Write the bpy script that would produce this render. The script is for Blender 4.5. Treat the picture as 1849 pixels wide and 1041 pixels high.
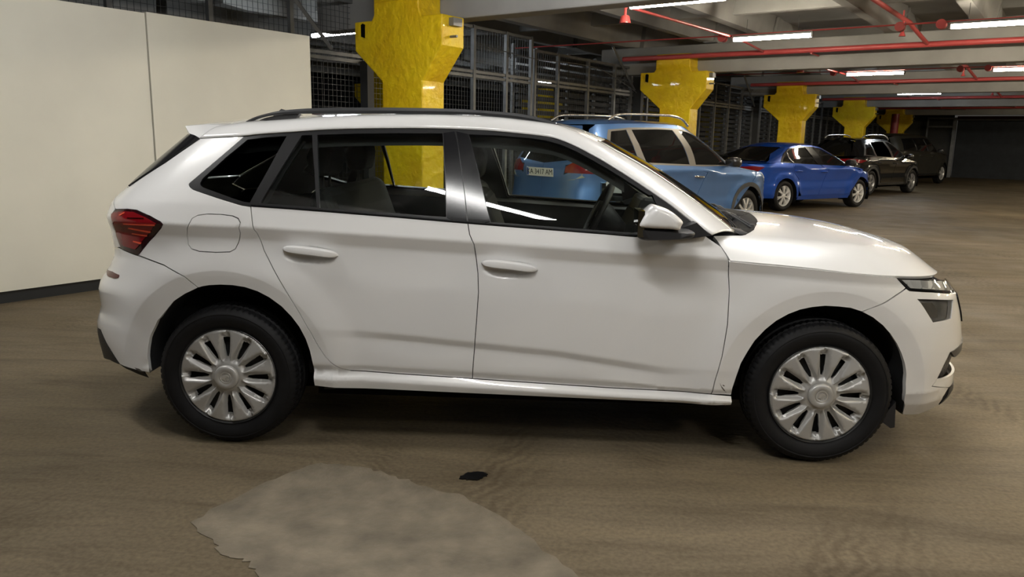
import bpy, math, random
import numpy as np
from mathutils import Matrix, Vector
from mathutils.geometry import delaunay_2d_cdt
for o in list(bpy.data.objects): bpy.data.objects.remove(o)
SC = bpy.context.scene
COL = SC.collection
PI = math.pi
# ---------------------------------------------------------------- camera
CP = np.array([0.0852048, -4.14072864, 1.40162546])
YAW, PIT, ROL, FOC = -0.03869, 0.19239463, 0.0190622, 1382.6357
_f = np.array([math.sin(YAW)*math.cos(PIT), math.cos(YAW)*math.cos(PIT), -math.sin(PIT)])
_r = np.array([math.cos(YAW), -math.sin(YAW), 0.]); _u = np.cross(_r, _f)
CR = _r*math.cos(ROL)+_u*math.sin(ROL); CU = -_r*math.sin(ROL)+_u*math.cos(ROL); CF = _f
cd = bpy.data.cameras.new('camera'); cam = bpy.data.objects.new('camera', cd); COL.objects.link(cam)
cd.sensor_width = 36.0; cd.lens = FOC/1849*36; cd.clip_start = .05; cd.clip_end = 300
M = Matrix.Identity(4)
for i in range(3):
    M[i][0] = CR[i]; M[i][1] = CU[i]; M[i][2] = -CF[i]; M[i][3] = CP[i]
cam.matrix_world = M
SC.camera = cam
# ---------------------------------------------------------------- world, exposure
SC.view_settings.view_transform = 'Standard'; SC.view_settings.look = 'None'
SC.view_settings.gamma = 1; SC.view_settings.use_curve_mapping = False
SC.view_settings.exposure = 0.0
wd = bpy.data.worlds.new('world'); SC.world = wd; wd.use_nodes = True
wd.node_tree.nodes['Background'].inputs[0].default_value = (.55, .52, .47, 1)
wd.node_tree.nodes['Background'].inputs[1].default_value = 0.10
TUBE_W = 134.0     # emission strength of the fluorescent tubes
# ---------------------------------------------------------------- building frame
BY = 0.584551
BV = np.array([math.sin(BY), math.cos(BY), 0.]); BH = np.array([math.cos(BY), -math.sin(BY), 0.])
def B(v, h, z=0.):
    "point of the hall: v metres along the column row, h metres across it, seen from the viewer's stand"
    P = CP+BV*v+BH*h; return np.array([P[0], P[1], z])
BROT = math.atan2(BH[1], BH[0])      # rotation that takes +x to BH and +y to BV
def pray(px, py):
    return CF+CR*(px-924.5)/FOC-CU*(py-520.5)/FOC
def aty(px, py, y):
    d = pray(px, py); return CP+d*(y-CP[1])/d[1]
def project(P):
    d = P-CP; z = d@CF
    return np.stack([924.5+FOC*(d@CR)/z, 520.5-FOC*(d@CU)/z], -1)
# ---------------------------------------------------------------- materials
MT = {}
def mat(name, col, rough=.5, metal=0., coat=0., spec=.5, emis=None, estr=0., noise=0., nscale=4., bump=0., bscale=30., coat_rough=.03, flake=0.):
    if name in MT: return MT[name]
    m = bpy.data.materials.new(name); m.use_nodes = True; nt = m.node_tree; b = nt.nodes['Principled BSDF']
    b.inputs['Base Color'].default_value = (*col, 1); b.inputs['Roughness'].default_value = rough
    b.inputs['Metallic'].default_value = metal; b.inputs['Coat Weight'].default_value = coat
    b.inputs['Coat Roughness'].default_value = coat_rough
    b.inputs['Specular IOR Level'].default_value = spec
    if emis: b.inputs['Emission Color'].default_value = (*emis, 1); b.inputs['Emission Strength'].default_value = estr
    tc = nt.nodes.new('ShaderNodeTexCoord')
    n = nt.nodes.new('ShaderNodeTexNoise'); n.inputs['Scale'].default_value = nscale; n.inputs['Detail'].default_value = 6
    nt.links.new(tc.outputs['Object'], n.inputs['Vector'])
    r = nt.nodes.new('ShaderNodeValToRGB'); k = max(noise, .015)
    r.color_ramp.elements[0].position = .3; r.color_ramp.elements[1].position = .7
    r.color_ramp.elements[0].color = (*[max(0, c*(1-k)) for c in col], 1); r.color_ramp.elements[1].color = (*[min(1, c*(1+k)) for c in col], 1)
    nt.links.new(n.outputs['Fac'], r.inputs['Fac']); nt.links.new(r.outputs['Color'], b.inputs['Base Color'])
    if bump:
        n2 = nt.nodes.new('ShaderNodeTexNoise'); n2.inputs['Scale'].default_value = bscale; n2.inputs['Detail'].default_value = 8
        nt.links.new(tc.outputs['Object'], n2.inputs['Vector'])
        bp = nt.nodes.new('ShaderNodeBump'); bp.inputs['Strength'].default_value = bump; bp.inputs['Distance'].default_value = .02
        nt.links.new(n2.outputs['Fac'], bp.inputs['Height']); nt.links.new(bp.outputs['Normal'], b.inputs['Normal'])
    MT[name] = m; return m
def glass(name, tint, refl=.06, rough=0.0):
    m = bpy.data.materials.new(name); m.use_nodes = True; nt = m.node_tree
    for n in list(nt.nodes):
        if n.type != 'OUTPUT_MATERIAL': nt.nodes.remove(n)
    out = [n for n in nt.nodes][0]
    tr = nt.nodes.new('ShaderNodeBsdfTransparent'); tr.inputs[0].default_value = (*tint, 1)
    gl = nt.nodes.new('ShaderNodeBsdfGlossy'); gl.inputs['Roughness'].default_value = rough
    fr = nt.nodes.new('ShaderNodeFresnel'); fr.inputs[0].default_value = 1.5
    mx = nt.nodes.new('ShaderNodeMixShader')
    nt.links.new(fr.outputs[0], mx.inputs[0]); nt.links.new(tr.outputs[0], mx.inputs[1]); nt.links.new(gl.outputs[0], mx.inputs[2])
    nt.links.new(mx.outputs[0], out.inputs[0]); MT[name] = m; return m
WHITE = mat('white_paint', (.805, .802, .797), .30, coat=1., noise=.02, nscale=2)
BLACKP = mat('black_plastic', (.014, .014, .016), .5, bump=.05, bscale=400)
GLOSSB = mat('gloss_black', (.008, .008, .010), .16, spec=.4)
RUBBER = mat('rubber', (.008, .008, .009), .6, noise=.2, nscale=20, spec=.28)
DARK = mat('dark_void', (.004, .004, .004), .9, spec=.1)
SILVER = mat('silver_hubcap', (.50, .495, .48), .42, metal=.45, coat=.1)
STEEL = mat('dark_steel', (.03, .03, .03), .5, metal=.4)
RED = mat('red_lens', (.21, .006, .010), .12, coat=.8, noise=.1)
REDD = mat('dark_red_housing', (.025, .004, .006), .15, coat=.8)
REDB = mat('red_reflector_glint', (.85, .10, .05), .2, coat=.5)
REFL = mat('rear_reflector', (.10, .02, .022), .25, coat=.4)
CHROME = mat('chrome', (.75, .75, .75), .12, metal=1.)
SATIN = mat('satin_black_trim', (.010, .010, .011), .38, spec=.35)
GLS = glass('side_glass', (.84, .90, .86)); GLW = glass('windscreen_glass', (.82, .86, .82)); GLR = glass('privacy_glass', (.6, .64, .62)); GLQ = glass('quarter_glass', (.35, .38, .37)); LAMP = glass('lamp_glass', (.9, .9, .9))
CABIN = mat('cabin_black', (.012, .012, .013), .6, noise=.15, nscale=12)
FABRIC = mat('seat_fabric', (.013, .013, .013), .85, noise=.2, nscale=60)
LINER = mat('headliner', (.022, .022, .021), .9)
# ---------------------------------------------------------------- object helpers
def link(o, parent=None):
    COL.objects.link(o)
    if parent is not None: o.parent = parent
    return o
def props(o, label=None, cat=None, group=None, kind=None):
    if label: o['label'] = label
    if cat: o['category'] = cat
    if group: o['group'] = group
    if kind: o['kind'] = kind
    return o
def empty(name, loc=(0, 0, 0), rz=0., label=None, cat=None, group=None, kind=None, parent=None):
    o = bpy.data.objects.new(name, None); link(o, parent); o.location = tuple(map(float, loc)); o.rotation_euler = (0, 0, rz)
    o.empty_display_size = .1
    return props(o, label, cat, group, kind)
def mk(name, V, Fc, m, parent=None, smooth=False, normals=None, mats=None, midx=None):
    me = bpy.data.meshes.new(name)
    me.from_pydata([tuple(map(float, v)) for v in V], [], [tuple(int(i) for i in f) for f in Fc]); me.update()
    if mats:
        for q in mats: me.materials.append(q)
        me.polygons.foreach_set('material_index', list(map(int, midx)))
    else: me.materials.append(m)
    if smooth: me.polygons.foreach_set('use_smooth', [True]*len(me.polygons))
    if normals is not None: me.normals_split_custom_set_from_vertices([tuple(map(float, n)) for n in normals])
    o = bpy.data.objects.new(name, me); link(o, parent); return o
class MB:
    def __init__(s): s.V = []; s.F = []
    def add(s, V, Fc):
        k = len(s.V); s.V += [tuple(map(float, v)) for v in V]; s.F += [tuple(i+k for i in f) for f in Fc]; return s
    def box(s, a, b, fr=None):
        V = [(x, y, z) for x in (a[0], b[0]) for y in (a[1], b[1]) for z in (a[2], b[2])]
        if fr is not None: V = [fr(*v) for v in V]
        return s.add(V, [(0, 1, 3, 2), (4, 6, 7, 5), (0, 4, 5, 1), (2, 3, 7, 6), (0, 2, 6, 4), (1, 5, 7, 3)])
    def prism(s, poly, y0, y1, fr=None, fan=False):
        "polygon of (x,z) pairs extruded along y"
        n = len(poly); V = [(x, y0, z) for x, z in poly]+[(x, y1, z) for x, z in poly]
        if fr is not None: V = [fr(*v) for v in V]
        Fc = [tuple(range(n)), tuple(range(2*n-1, n-1, -1))]+[(i, i+n, (i+1) % n+n, (i+1) % n) for i in range(n)]
        return s.add(V, Fc)
    def tube(s, pts, r, n=10, caps=True, closed=False):
        pts = [np.array(p, float) for p in pts]; m = len(pts); V = []; up = None
        for i, p in enumerate(pts):
            a = pts[i-1] if (i > 0 or closed) else p; b = pts[(i+1) % m] if (i < m-1 or closed) else p
            t = b-a; t = t/np.linalg.norm(t)
            if up is None: up = np.array([0, 0, 1.]) if abs(t[2]) < .9 else np.array([1., 0, 0])
            x = np.cross(t, up); x /= np.linalg.norm(x); y = np.cross(x, t); up = y
            rr = r[i] if hasattr(r, '__len__') else r
            V += [p+rr*(x*math.cos(q)+y*math.sin(q)) for q in np.arange(n)*2*PI/n]
        Fc = []
        for i in range(m if closed else m-1):
            j = (i+1) % m
            Fc += [(i*n+k, i*n+(k+1) % n, j*n+(k+1) % n, j*n+k) for k in range(n)]
        if caps and not closed: Fc += [tuple(range(n))[::-1], tuple((m-1)*n+k for k in range(n))]
        return s.add(V, Fc)
    def grid(s, P, closeu=False, closev=False):
        P = np.array(P); a, b = P.shape[:2]
        Fc = [(i*b+j, ((i+1) % a)*b+j, ((i+1) % a)*b+(j+1) % b, i*b+(j+1) % b) for i in range(a if closeu else a-1) for j in range(b if closev else b-1)]
        return s.add(P.reshape(-1, 3), Fc)
    def build(s, name, m, parent=None, smooth=False):
        return mk(name, s.V, s.F, m, parent, smooth)
def autosmooth(o, ang=35):
    me = o.data; me.polygons.foreach_set('use_smooth', [True]*len(me.polygons)); me.set_sharp_from_angle(angle=math.radians(ang)); return o
def bevel(o, w=.01, seg=2):
    b = o.modifiers.new('bevel', 'BEVEL'); b.width = w; b.segments = seg; b.limit_method = 'ANGLE'; b.angle_limit = math.radians(40); return o
def copytree(o, parent=None, mirror=False):
    c = o.copy(); COL.objects.link(c); c.parent = parent
    for ch in list(o.children): copytree(ch, c)
    return c
def mirrored(objs, parent):
    out = []
    for o in objs:
        c = copytree(o, parent); c.scale = (1, -1, 1); c.location.y = -o.location.y; out.append(c)
    return out
def lathe(prof, n, closed=True):
    "profile of (y, r) pairs turned about the y axis -> grid"
    return np.array([[(r*math.cos(a), y, r*math.sin(a)) for y, r in prof] for a in np.arange(n)*2*PI/n])
def tab(T):
    X = np.array([t[0] for t in T], float); Y = np.array([t[1] for t in T], float)
    return lambda x: np.interp(x, X, Y)
def crom(pts, k=6):
    P = np.array(pts, float); n = len(P); out = []
    for i in range(n-1):
        a = P[max(i-1, 0)]; b = P[i]; c = P[i+1]; d = P[min(i+2, n-1)]
        for t in np.arange(k)/k:
            out.append(.5*((2*b)+(-a+c)*t+(2*a-5*b+4*c-d)*t*t+(-a+3*b-3*c+d)*t**3))
    out.append(P[-1]); return np.array(out)
def ss(x, a, b):
    t = np.clip((x-a)/(b-a), 0, 1); return t*t*(3-2*t)
# ---------------------------------------------------------------- body surfaces
SA, SE = 2.55, 1.40        # parameter lengths of the flank and of each end
class Wrap:
    "outline of a car body, wound from the middle of the tail (a=-SE) along the right flank to the middle of the nose (a=SA+SE)"
    def __init__(s, W, F, R, xf, xr, nf=3., nr=3.4, off=0.):
        s.W, s.F, s.R, s.xf, s.xr, s.nf, s.nr, s.off = W, F, R, xf, xr, nf, nr, off
    def x_of(s, a, z):
        F, R, xf, xr = s.F(z), s.R(z), s.xf(z), s.xr(z)
        t = np.clip(a/SA, 0, 1); x = xr+(xf-xr)*t; yc = np.ones_like(x)
        ph = np.clip((a-SA)/SE, 0, 1)*PI/2; r = (np.abs(np.cos(ph))**s.nf+np.abs(np.sin(ph))**s.nf)**(-1/s.nf)
        fr = a > SA; x = np.where(fr, xf+(F-xf)*r*np.sin(ph), x); yc = np.where(fr, r*np.cos(ph), yc)
        ph = np.clip(-a/SE, 0, 1)*PI/2; r = (np.abs(np.cos(ph))**s.nr+np.abs(np.sin(ph))**s.nr)**(-1/s.nr)
        bk = a < 0; x = np.where(bk, xr+(R-xr)*r*np.sin(ph), x); yc = np.where(bk, r*np.cos(ph), yc)
        return x, yc
    def raw(s, a, z):
        a = np.asarray(a, float); z = np.asarray(z, float); a, z = np.broadcast_arrays(a, z)
        x, yc = s.x_of(a, z); return np.stack([x, -s.W(x, z)*yc, z+0*x], -1)
    def normal(s, a, z, e=.003):
        du = s.raw(a+e, z)-s.raw(a-e, z); dv = s.raw(a, z+e)-s.raw(a, z-e)
        n = np.cross(du, dv); n /= (np.linalg.norm(n, axis=-1, keepdims=True)+1e-12); return n
    def __call__(s, a, z):
        P = s.raw(a, z)
        if s.off: P = P+s.normal(a, z)*s.off
        return P
    def inv(s, x, z):
        lo = -SE*np.ones_like(np.asarray(x, float)); hi = (SA+SE)*np.ones_like(lo)
        for _ in range(40):
            m = (lo+hi)/2; xx, _y = s.x_of(m, np.asarray(z, float)); g = xx < x; lo = np.where(g, m, lo); hi = np.where(g, hi, m)
        return (lo+hi)/2
    def shifted(s, off):
        q = Wrap(s.W, s.F, s.R, s.xf, s.xr, s.nf, s.nr, off); return q
class Func:
    def __init__(s, f, sign=1): s.f = f; s.sign = sign
    def __call__(s, a, b): return s.f(np.asarray(a, float), np.asarray(b, float))
    def normal(s, a, b, e=.003):
        n = np.cross(s(a+e, b)-s(a-e, b), s(a, b+e)-s(a, b-e))*s.sign; return n/(np.linalg.norm(n, axis=-1, keepdims=True)+1e-12)
def inpoly(poly, pts):
    x, y = pts[:, 0], pts[:, 1]; c = np.zeros(len(pts), bool); n = len(poly)
    for i in range(n):
        x1, y1 = poly[i]; x2, y2 = poly[(i+1) % n]
        if y1 == y2: continue
        k = ((y1 > y) != (y2 > y)) & (x < (x2-x1)*(y-y1)/(y2-y1)+x1); c ^= k
    return c
def area(p):
    x, y = p[:, 0], p[:, 1]; return .5*np.sum(x*np.roll(y, -1)-np.roll(x, -1)*y)
def resample(poly, step):
    out = []; n = len(poly)
    for i in range(n):
        a = poly[i]; b = poly[(i+1) % n]; L = np.linalg.norm(b-a); k = max(1, int(math.ceil(L/step)))
        for j in range(k): out.append(a+(b-a)*j/k)
    out = np.array(out); keep = [0]
    for i in range(1, len(out)):
        if np.linalg.norm(out[i]-out[keep[-1]]) > step*.12: keep.append(i)
    return out[keep]
def inset(poly, g):
    if not g: return poly
    if area(poly) < 0: poly = poly[::-1]
    n = len(poly); out = []
    for i in range(n):
        a = poly[i]-poly[i-1]; b = poly[(i+1) % n]-poly[i]
        a = a/(np.linalg.norm(a)+1e-9); b = b/(np.linalg.norm(b)+1e-9)
        na = np.array([-a[1], a[0]]); nb = np.array([-b[1], b[0]]); m = na+nb; L = np.linalg.norm(m)
        if L < .3: m = na; L = 1.
        m = m/L; out.append(poly[i]+m*g/max(.5, m@na))
    return np.array(out)
def panel(name, surf, poly, m, parent, holes=(), step=.04, gap=.0018, th=.012, extra=None, smooth=True, bstep=None, dome=0.):
    bstep = bstep or step*.6
    poly = resample(inset(np.array(poly, float), gap), bstep)
    if area(poly) < 0: poly = poly[::-1]
    hs = []
    for hh in holes:
        q = np.array(hh, float)
        if area(q) < 0: q = q[::-1]
        hs.append(resample(inset(q, -gap), bstep))
    lo = poly.min(0); hi = poly.max(0)
    gx, gy = np.meshgrid(np.arange(lo[0]+step*.5, hi[0], step), np.arange(lo[1]+step*.5, hi[1], step)); gy = gy+0*gx
    gx[1::2] += step*.5
    G = np.stack([gx.ravel(), gy.ravel()], -1); ex = np.zeros((0, 2))
    if extra is not None and len(extra):
        ex = np.array(extra, float); k = inpoly(poly, ex)
        for q in hs: k &= ~inpoly(q, ex)
        ex = ex[k]
    k = inpoly(poly, G)
    for q in hs: k &= ~inpoly(q, G)
    G = G[k]
    bd = np.vstack([poly]+hs)
    def far(P, Q, d):
        if len(P) == 0 or len(Q) == 0: return np.ones(len(P), bool)
        o = np.ones(len(P), bool)
        for i in range(0, len(P), 2000):
            D = np.min(np.sum((P[i:i+2000, None]-Q[None])**2, -1), 1); o[i:i+2000] = D > d*d
        return o
    ex = ex[far(ex, bd, bstep*.35)] if len(ex) else ex
    G = G[far(G, bd, bstep*.6)]
    if len(ex): G = G[far(G, ex, step*.45)]
    V2 = np.vstack([bd, G, ex]); E = []; k0 = 0; rings = []
    for q in [poly]+hs:
        n = len(q); E += [(k0+i, k0+(i+1) % n) for i in range(n)]; rings.append((k0, n)); k0 += n
    vs, es, fs, ov, oe, of = delaunay_2d_cdt([Vector(v) for v in V2], E, [], 0, 1e-6)
    vs = np.array([[v.x, v.y] for v in vs]); fs = [f for f in fs if len(f) == 3]
    cen = np.array([vs[list(f)].mean(0) for f in fs]); k = inpoly(poly, cen)
    for q in hs: k &= ~inpoly(q, cen)
    fs = [f for f, kk in zip(fs, k) if kk]
    P = surf(vs[:, 0], vs[:, 1]); N = surf.normal(vs[:, 0], vs[:, 1])
    # face orientation
    a, b, c = fs[len(fs)//2]; fn = np.cross(P[b]-P[a], P[c]-P[a])
    if fn @ N[a] < 0: fs = [f[::-1] for f in fs]
    V = list(P); NN = list(N); Fc = [tuple(f) for f in fs]
    if th:
        inv = {}
        for i, orig in enumerate(ov):
            for q in orig: inv[q] = i
        for ri, (s0, n) in enumerate(rings):
            ids = [inv[s0+i] for i in range(n)]; k = len(V)
            A = P[ids]; nn = N[ids]; tg = np.roll(A, -1, 0)-np.roll(A, 1, 0)
            sd = np.cross(tg, nn); sd /= (np.linalg.norm(sd, axis=1, keepdims=True)+1e-12)
            if ri: sd = sd
            V += list(A)+list(A-nn*th); NN += list(sd)+list(sd)
            for i in range(n):
                j = (i+1) % n; Fc.append((k+i, k+n+i, k+n+j, k+j))
    o = mk(name, V, Fc, m, parent, smooth, NN); return o
def loftpatch(name, rows, m, parent, th=0., flip=False, k=1):
    "rows: list of equally long 3D polylines"
    P = np.array(rows, float)
    mb = MB(); mb.grid(P); F = mb.F
    if flip: F = [f[::-1] for f in F]
    o = mk(name, mb.V, F, m, parent, True)
    if th:
        s = o.modifiers.new('thickness', 'SOLIDIFY'); s.thickness = th; s.offset = -1
    return o
def textmesh(txt, size, depth=.002):
    cu = bpy.data.curves.new('lettering', 'FONT'); cu.body = txt; cu.size = size; cu.extrude = depth/2; cu.align_x = 'CENTER'; cu.align_y = 'CENTER'
    cu.resolution_u = 3
    ob = bpy.data.objects.new('lettering', cu); COL.objects.link(ob)
    dg = bpy.context.evaluated_depsgraph_get(); me = ob.evaluated_get(dg).to_mesh()
    V = np.array([v.co[:] for v in me.vertices]).reshape(-1, 3); Fc = [tuple(p.vertices) for p in me.polygons]
    ob.evaluated_get(dg).to_mesh_clear(); bpy.data.objects.remove(ob); bpy.data.curves.remove(cu)
    return V, Fc
# ================================================================ the hall
def floor_mat():
    m = bpy.data.materials.new('trodden_floor'); m.use_nodes = True; nt = m.node_tree; b = nt.nodes['Principled BSDF']; L = nt.links.new
    tc = nt.nodes.new('ShaderNodeTexCoord')
    def mapn(sc, rz=0):
        q = nt.nodes.new('ShaderNodeMapping'); q.inputs['Scale'].default_value = sc; q.inputs['Rotation'].default_value = (0, 0, rz); L(tc.outputs['Object'], q.inputs['Vector']); return q.outputs[0]
    def noise(vec, s, det=6, dist=0., rough=.55):
        q = nt.nodes.new('ShaderNodeTexNoise'); q.inputs['Scale'].default_value = s; q.inputs['Detail'].default_value = det; q.inputs['Distortion'].default_value = dist; q.inputs['Roughness'].default_value = rough; L(vec, q.inputs['Vector']); return q.outputs['Fac']
    def ramp(f, stops):
        q = nt.nodes.new('ShaderNodeValToRGB'); e = q.color_ramp.elements
        while len(e) < len(stops): e.new(.5)
        for i, (p, c) in enumerate(stops): e[i].position = p; e[i].color = (*c, 1)
        L(f, q.inputs['Fac']); return q.outputs['Color']
    def mix(t, f, a, c):
        q = nt.nodes.new('ShaderNodeMix'); q.data_type = 'RGBA'; q.blend_type = t
        if isinstance(f, float): q.inputs[0].default_value = f
        else: L(f, q.inputs[0])
        L(a, q.inputs[6]); L(c, q.inputs[7]); return q.outputs[2]
    base = ramp(noise(mapn((1, 1, 1)), .55, 5, .4), [(.30, (.122, .096, .062)), (.55, (.163, .130, .086)), (.75, (.205, .166, .112))])
    sw = ramp(noise(mapn((.35, 2.6, 1), .25), 2.2, 8, .8, .62), [(.32, (.72, .71, .69)), (.5, (1, 1, 1)), (.72, (1.18, 1.17, 1.14))])
    c = mix('MULTIPLY', 1., base, sw)
    fine = ramp(noise(mapn((1, 1, 1)), 55, 5), [(.3, (.78, .78, .77)), (.7, (1.15, 1.15, 1.14))]); c = mix('MULTIPLY', 1., c, fine)
    # curved tyre prints
    def prints(rz, sc, lo, hi):
        w = nt.nodes.new('ShaderNodeTexWave'); w.inputs['Scale'].default_value = sc; w.inputs['Distortion'].default_value = 9.; w.inputs['Detail'].default_value = 6; w.inputs['Detail Scale'].default_value = 1.4
        L(mapn((1, 1, 1), rz), w.inputs['Vector']); k = ramp(noise(mapn((1.2, .5, 1), rz), .9, 3, .3), [(lo, (0, 0, 0)), (hi, (1, 1, 1))])
        q = nt.nodes.new('ShaderNodeMath'); q.operation = 'MULTIPLY'; L(w.outputs['Fac'], q.inputs[0]); L(k, q.inputs[1]); return q.outputs[0]
    dk = nt.nodes.new('ShaderNodeRGB'); dk.outputs[0].default_value = (.62, .60, .57, 1)
    one = nt.nodes.new('ShaderNodeRGB'); one.outputs[0].default_value = (1, 1, 1, 1)
    for a in ((.5, 5., .56, .72), (-.9, 7., .58, .74)):
        c = mix('MULTIPLY', 1., c, mix('MIX', prints(*a), one.outputs[0], dk.outputs[0]))
    L(c, b.inputs['Base Color'])
    L(ramp(noise(mapn((1, 1, 1)), 1.4, 5), [(.3, (.48,)*3), (.7, (.72,)*3)]), b.inputs['Roughness'])
    b.inputs['Specular IOR Level'].default_value = .15
    bp = nt.nodes.new('ShaderNodeBump'); bp.inputs['Strength'].default_value = .35; bp.inputs['Distance'].default_value = .01
    L(noise(mapn((.6, 2, 1), .3), 14, 8, .5), bp.inputs['Height']); L(bp.outputs[0], b.inputs['Normal'])
    return m
FLOOR = floor_mat()
CONC = mat('ceiling_concrete', (.31, .308, .30), .85, noise=.18, nscale=1.2, bump=.1, bscale=12)
CONCD = mat('ceiling_slab', (.25, .25, .245), .9, noise=.2, nscale=.8)
YEL = mat('yellow_paint', (1.0, .63, .010), .42, noise=.16, nscale=3., bump=1., bscale=11, coat=.15)
[setattr(n.inputs['Distance'], 'default_value', .028) for n in YEL.node_tree.nodes if n.type == 'BUMP']
PIPE = mat('red_pipe_paint', (.50, .075, .075), .38, coat=.2, noise=.08)
WALLW = mat('cream_board', (.80, .785, .69), .6, noise=.05, nscale=1.3, bump=.03, bscale=6)
BASEB = mat('black_base', (.012, .014, .016), .6)
GALV = mat('grey_steel', (.20, .205, .21), .5, metal=.5, noise=.15, nscale=8)
WIRE = mat('mesh_wire', (.10, .105, .115), .5, metal=.6)
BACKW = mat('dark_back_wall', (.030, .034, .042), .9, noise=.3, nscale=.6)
LOUV = mat('louvre_grey', (.034, .036, .040), .7, noise=.1)
def hall(v, h, z): return B(v, h, z)
FR = lambda x, y, z: B(y, x, z)      # x = h, y = v
flo = MB().box((-22, -14, -.2), (16, 46, 0), FR).build('floor', FLOOR); props(flo, kind='structure')
# ceiling: slab, girders, ribs
ceil = empty('ceiling', (0, 0, 0), kind='structure')
props(MB().box((-22, -14, 3.8), (16, 46, 4.0), FR).build('slab', CONCD, ceil))
V0 = [6.97+7.92*k for k in range(-2, 5)]
for v0 in V0:
    props(bevel(MB().box((-8.7, v0+.405, 2.80), (16, v0+.70, 3.36), FR).build('girder', CONC, ceil), .02))
RIBH = [-19.5, -17, -14.5, -12.9, -11.3, -9.6, -7.95, -6.3, -5.15, -2.85, -1.5, .8, 2.2, 4.5, 5.9, 8.2, 9.6, 12, 14]
for k in range(len(V0)):
    va = V0[k]+.60; vb = V0[k+1]+.42 if k+1 < len(V0) else 46
    if k == 0: pass
    for i, hh in enumerate(RIBH):
        w = .15 if i % 2 else .19; zb = 3.33+.05*(i % 3)
        # tapering rib with a splayed foot at the near end
        mb = MB(); sec = lambda v, e, z0: [B(v, hh-w*.5-e, z0), B(v, hh+w*.5+e, z0), B(v, hh+w*.8+e, 3.8), B(v, hh-w*.8-e, 3.8)]
        S = sec(va, .07, zb+.03)+sec(va+.5, 0, zb)+sec(vb-.5, 0, zb)+sec(vb, .07, zb+.03)
        F_ = []
        for s_ in range(3):
            for q in range(4): F_.append((s_*4+q, s_*4+(q+1) % 4, s_*4+4+(q+1) % 4, s_*4+4+q))
        F_ += [(3, 2, 1, 0), (12, 13, 14, 15)]; mb.add(S, F_); mb.build('rib', CONC, ceil)
    n = 3
    for j in range(1, n+1):
        vv = va+(vb-va)*j/(n+1); MB().box((-22, vv-.07, 3.56), (16, vv+.07, 3.8), FR).build('cross_rib', CONC, ceil)
# outer walls of the hall
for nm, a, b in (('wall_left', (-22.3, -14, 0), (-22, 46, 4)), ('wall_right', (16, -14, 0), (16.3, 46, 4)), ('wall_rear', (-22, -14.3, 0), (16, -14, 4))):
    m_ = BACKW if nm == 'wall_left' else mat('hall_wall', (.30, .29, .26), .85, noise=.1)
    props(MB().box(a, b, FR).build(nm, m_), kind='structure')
# end wall with a dark vehicle opening, a mesh door beside it and a maroon lintel
ev = 42.3
endw = empty('wall_front', B(ev, 0), kind='structure'); EW = mat('end_wall', (.26, .25, .22), .85, noise=.25, nscale=1.5)
def part(mb, name, m, parent, **k):
    q = mb.build(name, m, parent); q.parent = parent
    q.matrix_parent_inverse = Matrix.Translation(parent.location).inverted() if parent.rotation_euler.z == 0 else (Matrix.Translation(parent.location) @ Matrix.Rotation(parent.rotation_euler.z, 4, 'Z')).inverted()
    return q
part(MB().box((-22, ev+.1, 2.95), (16, ev+.4, 3.8), FR), 'upper_wall', EW, endw)
part(MB().box((-22, ev+.1, 0), (-8.2, ev+.4, 2.95), FR), 'side_wall', EW, endw)
part(MB().box((-4.7, ev, 2.72), (16, ev+.3, 2.86), FR), 'lintel', mat('maroon_steel', (.07, .022, .025), .6), endw)
part(MB().box((-4.7, ev-.02, 2.66), (16, ev+.1, 2.72), FR), 'door_rail', GALV, endw)
part(MB().box((-4.85, ev-.05, 0), (-4.7, ev+.12, 2.80), FR), 'door_post', GALV, endw)
part(MB().box((-4.7, ev+.25, 0), (16, ev+.3, 2.72), FR), 'roller_shutter', mat('dark_shutter', (.022, .026, .033), .8, noise=.2), endw)
part(MB().box((-8.2, ev+.25, 0), (-4.85, ev+.3, 2.95), FR), 'infill_panel', mat('olive_board', (.055, .055, .045), .8), endw)
for hh in (-8.15, -7.0, -5.95): part(MB().box((hh, ev-.03, 0), (hh+.07, ev+.05, 2.8), FR), 'door_post', GALV, endw)
for zz in (2.33, 2.72): part(MB().box((-5.95, ev-.03, zz), (-4.85, ev+.04, zz+.08), FR), 'mesh_door_rail', GALV, endw)
mb = MB()
for i in range(26): mb.box((-5.92+.041*i, ev, .05), (-5.912+.041*i, ev+.01, 2.72), FR)
props(part(mb, 'mesh_door_bars', WIRE, endw), kind='stuff')
# ---------------------------------------------------------------- cream partition
pw = empty('partition_wall', B(1.5, -7.05), label='cream board partition on a black base at the left behind the white car', cat='partition')
q = MB()
for va, vb in ((-4.6, -.3), (-.3, 3.915), (3.925, 5.77)):
    d = .012 if va > 3 else 0.
    part(MB().box((-7.10, va, .10), (-6.95+d, vb, 2.455+(.01 if va > 3 else 0)), FR), 'board', WALLW, pw)
part(MB().box((-7.12, -4.6, 0), (-6.975, 5.74, .10), FR), 'black_base', BASEB, pw)
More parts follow.
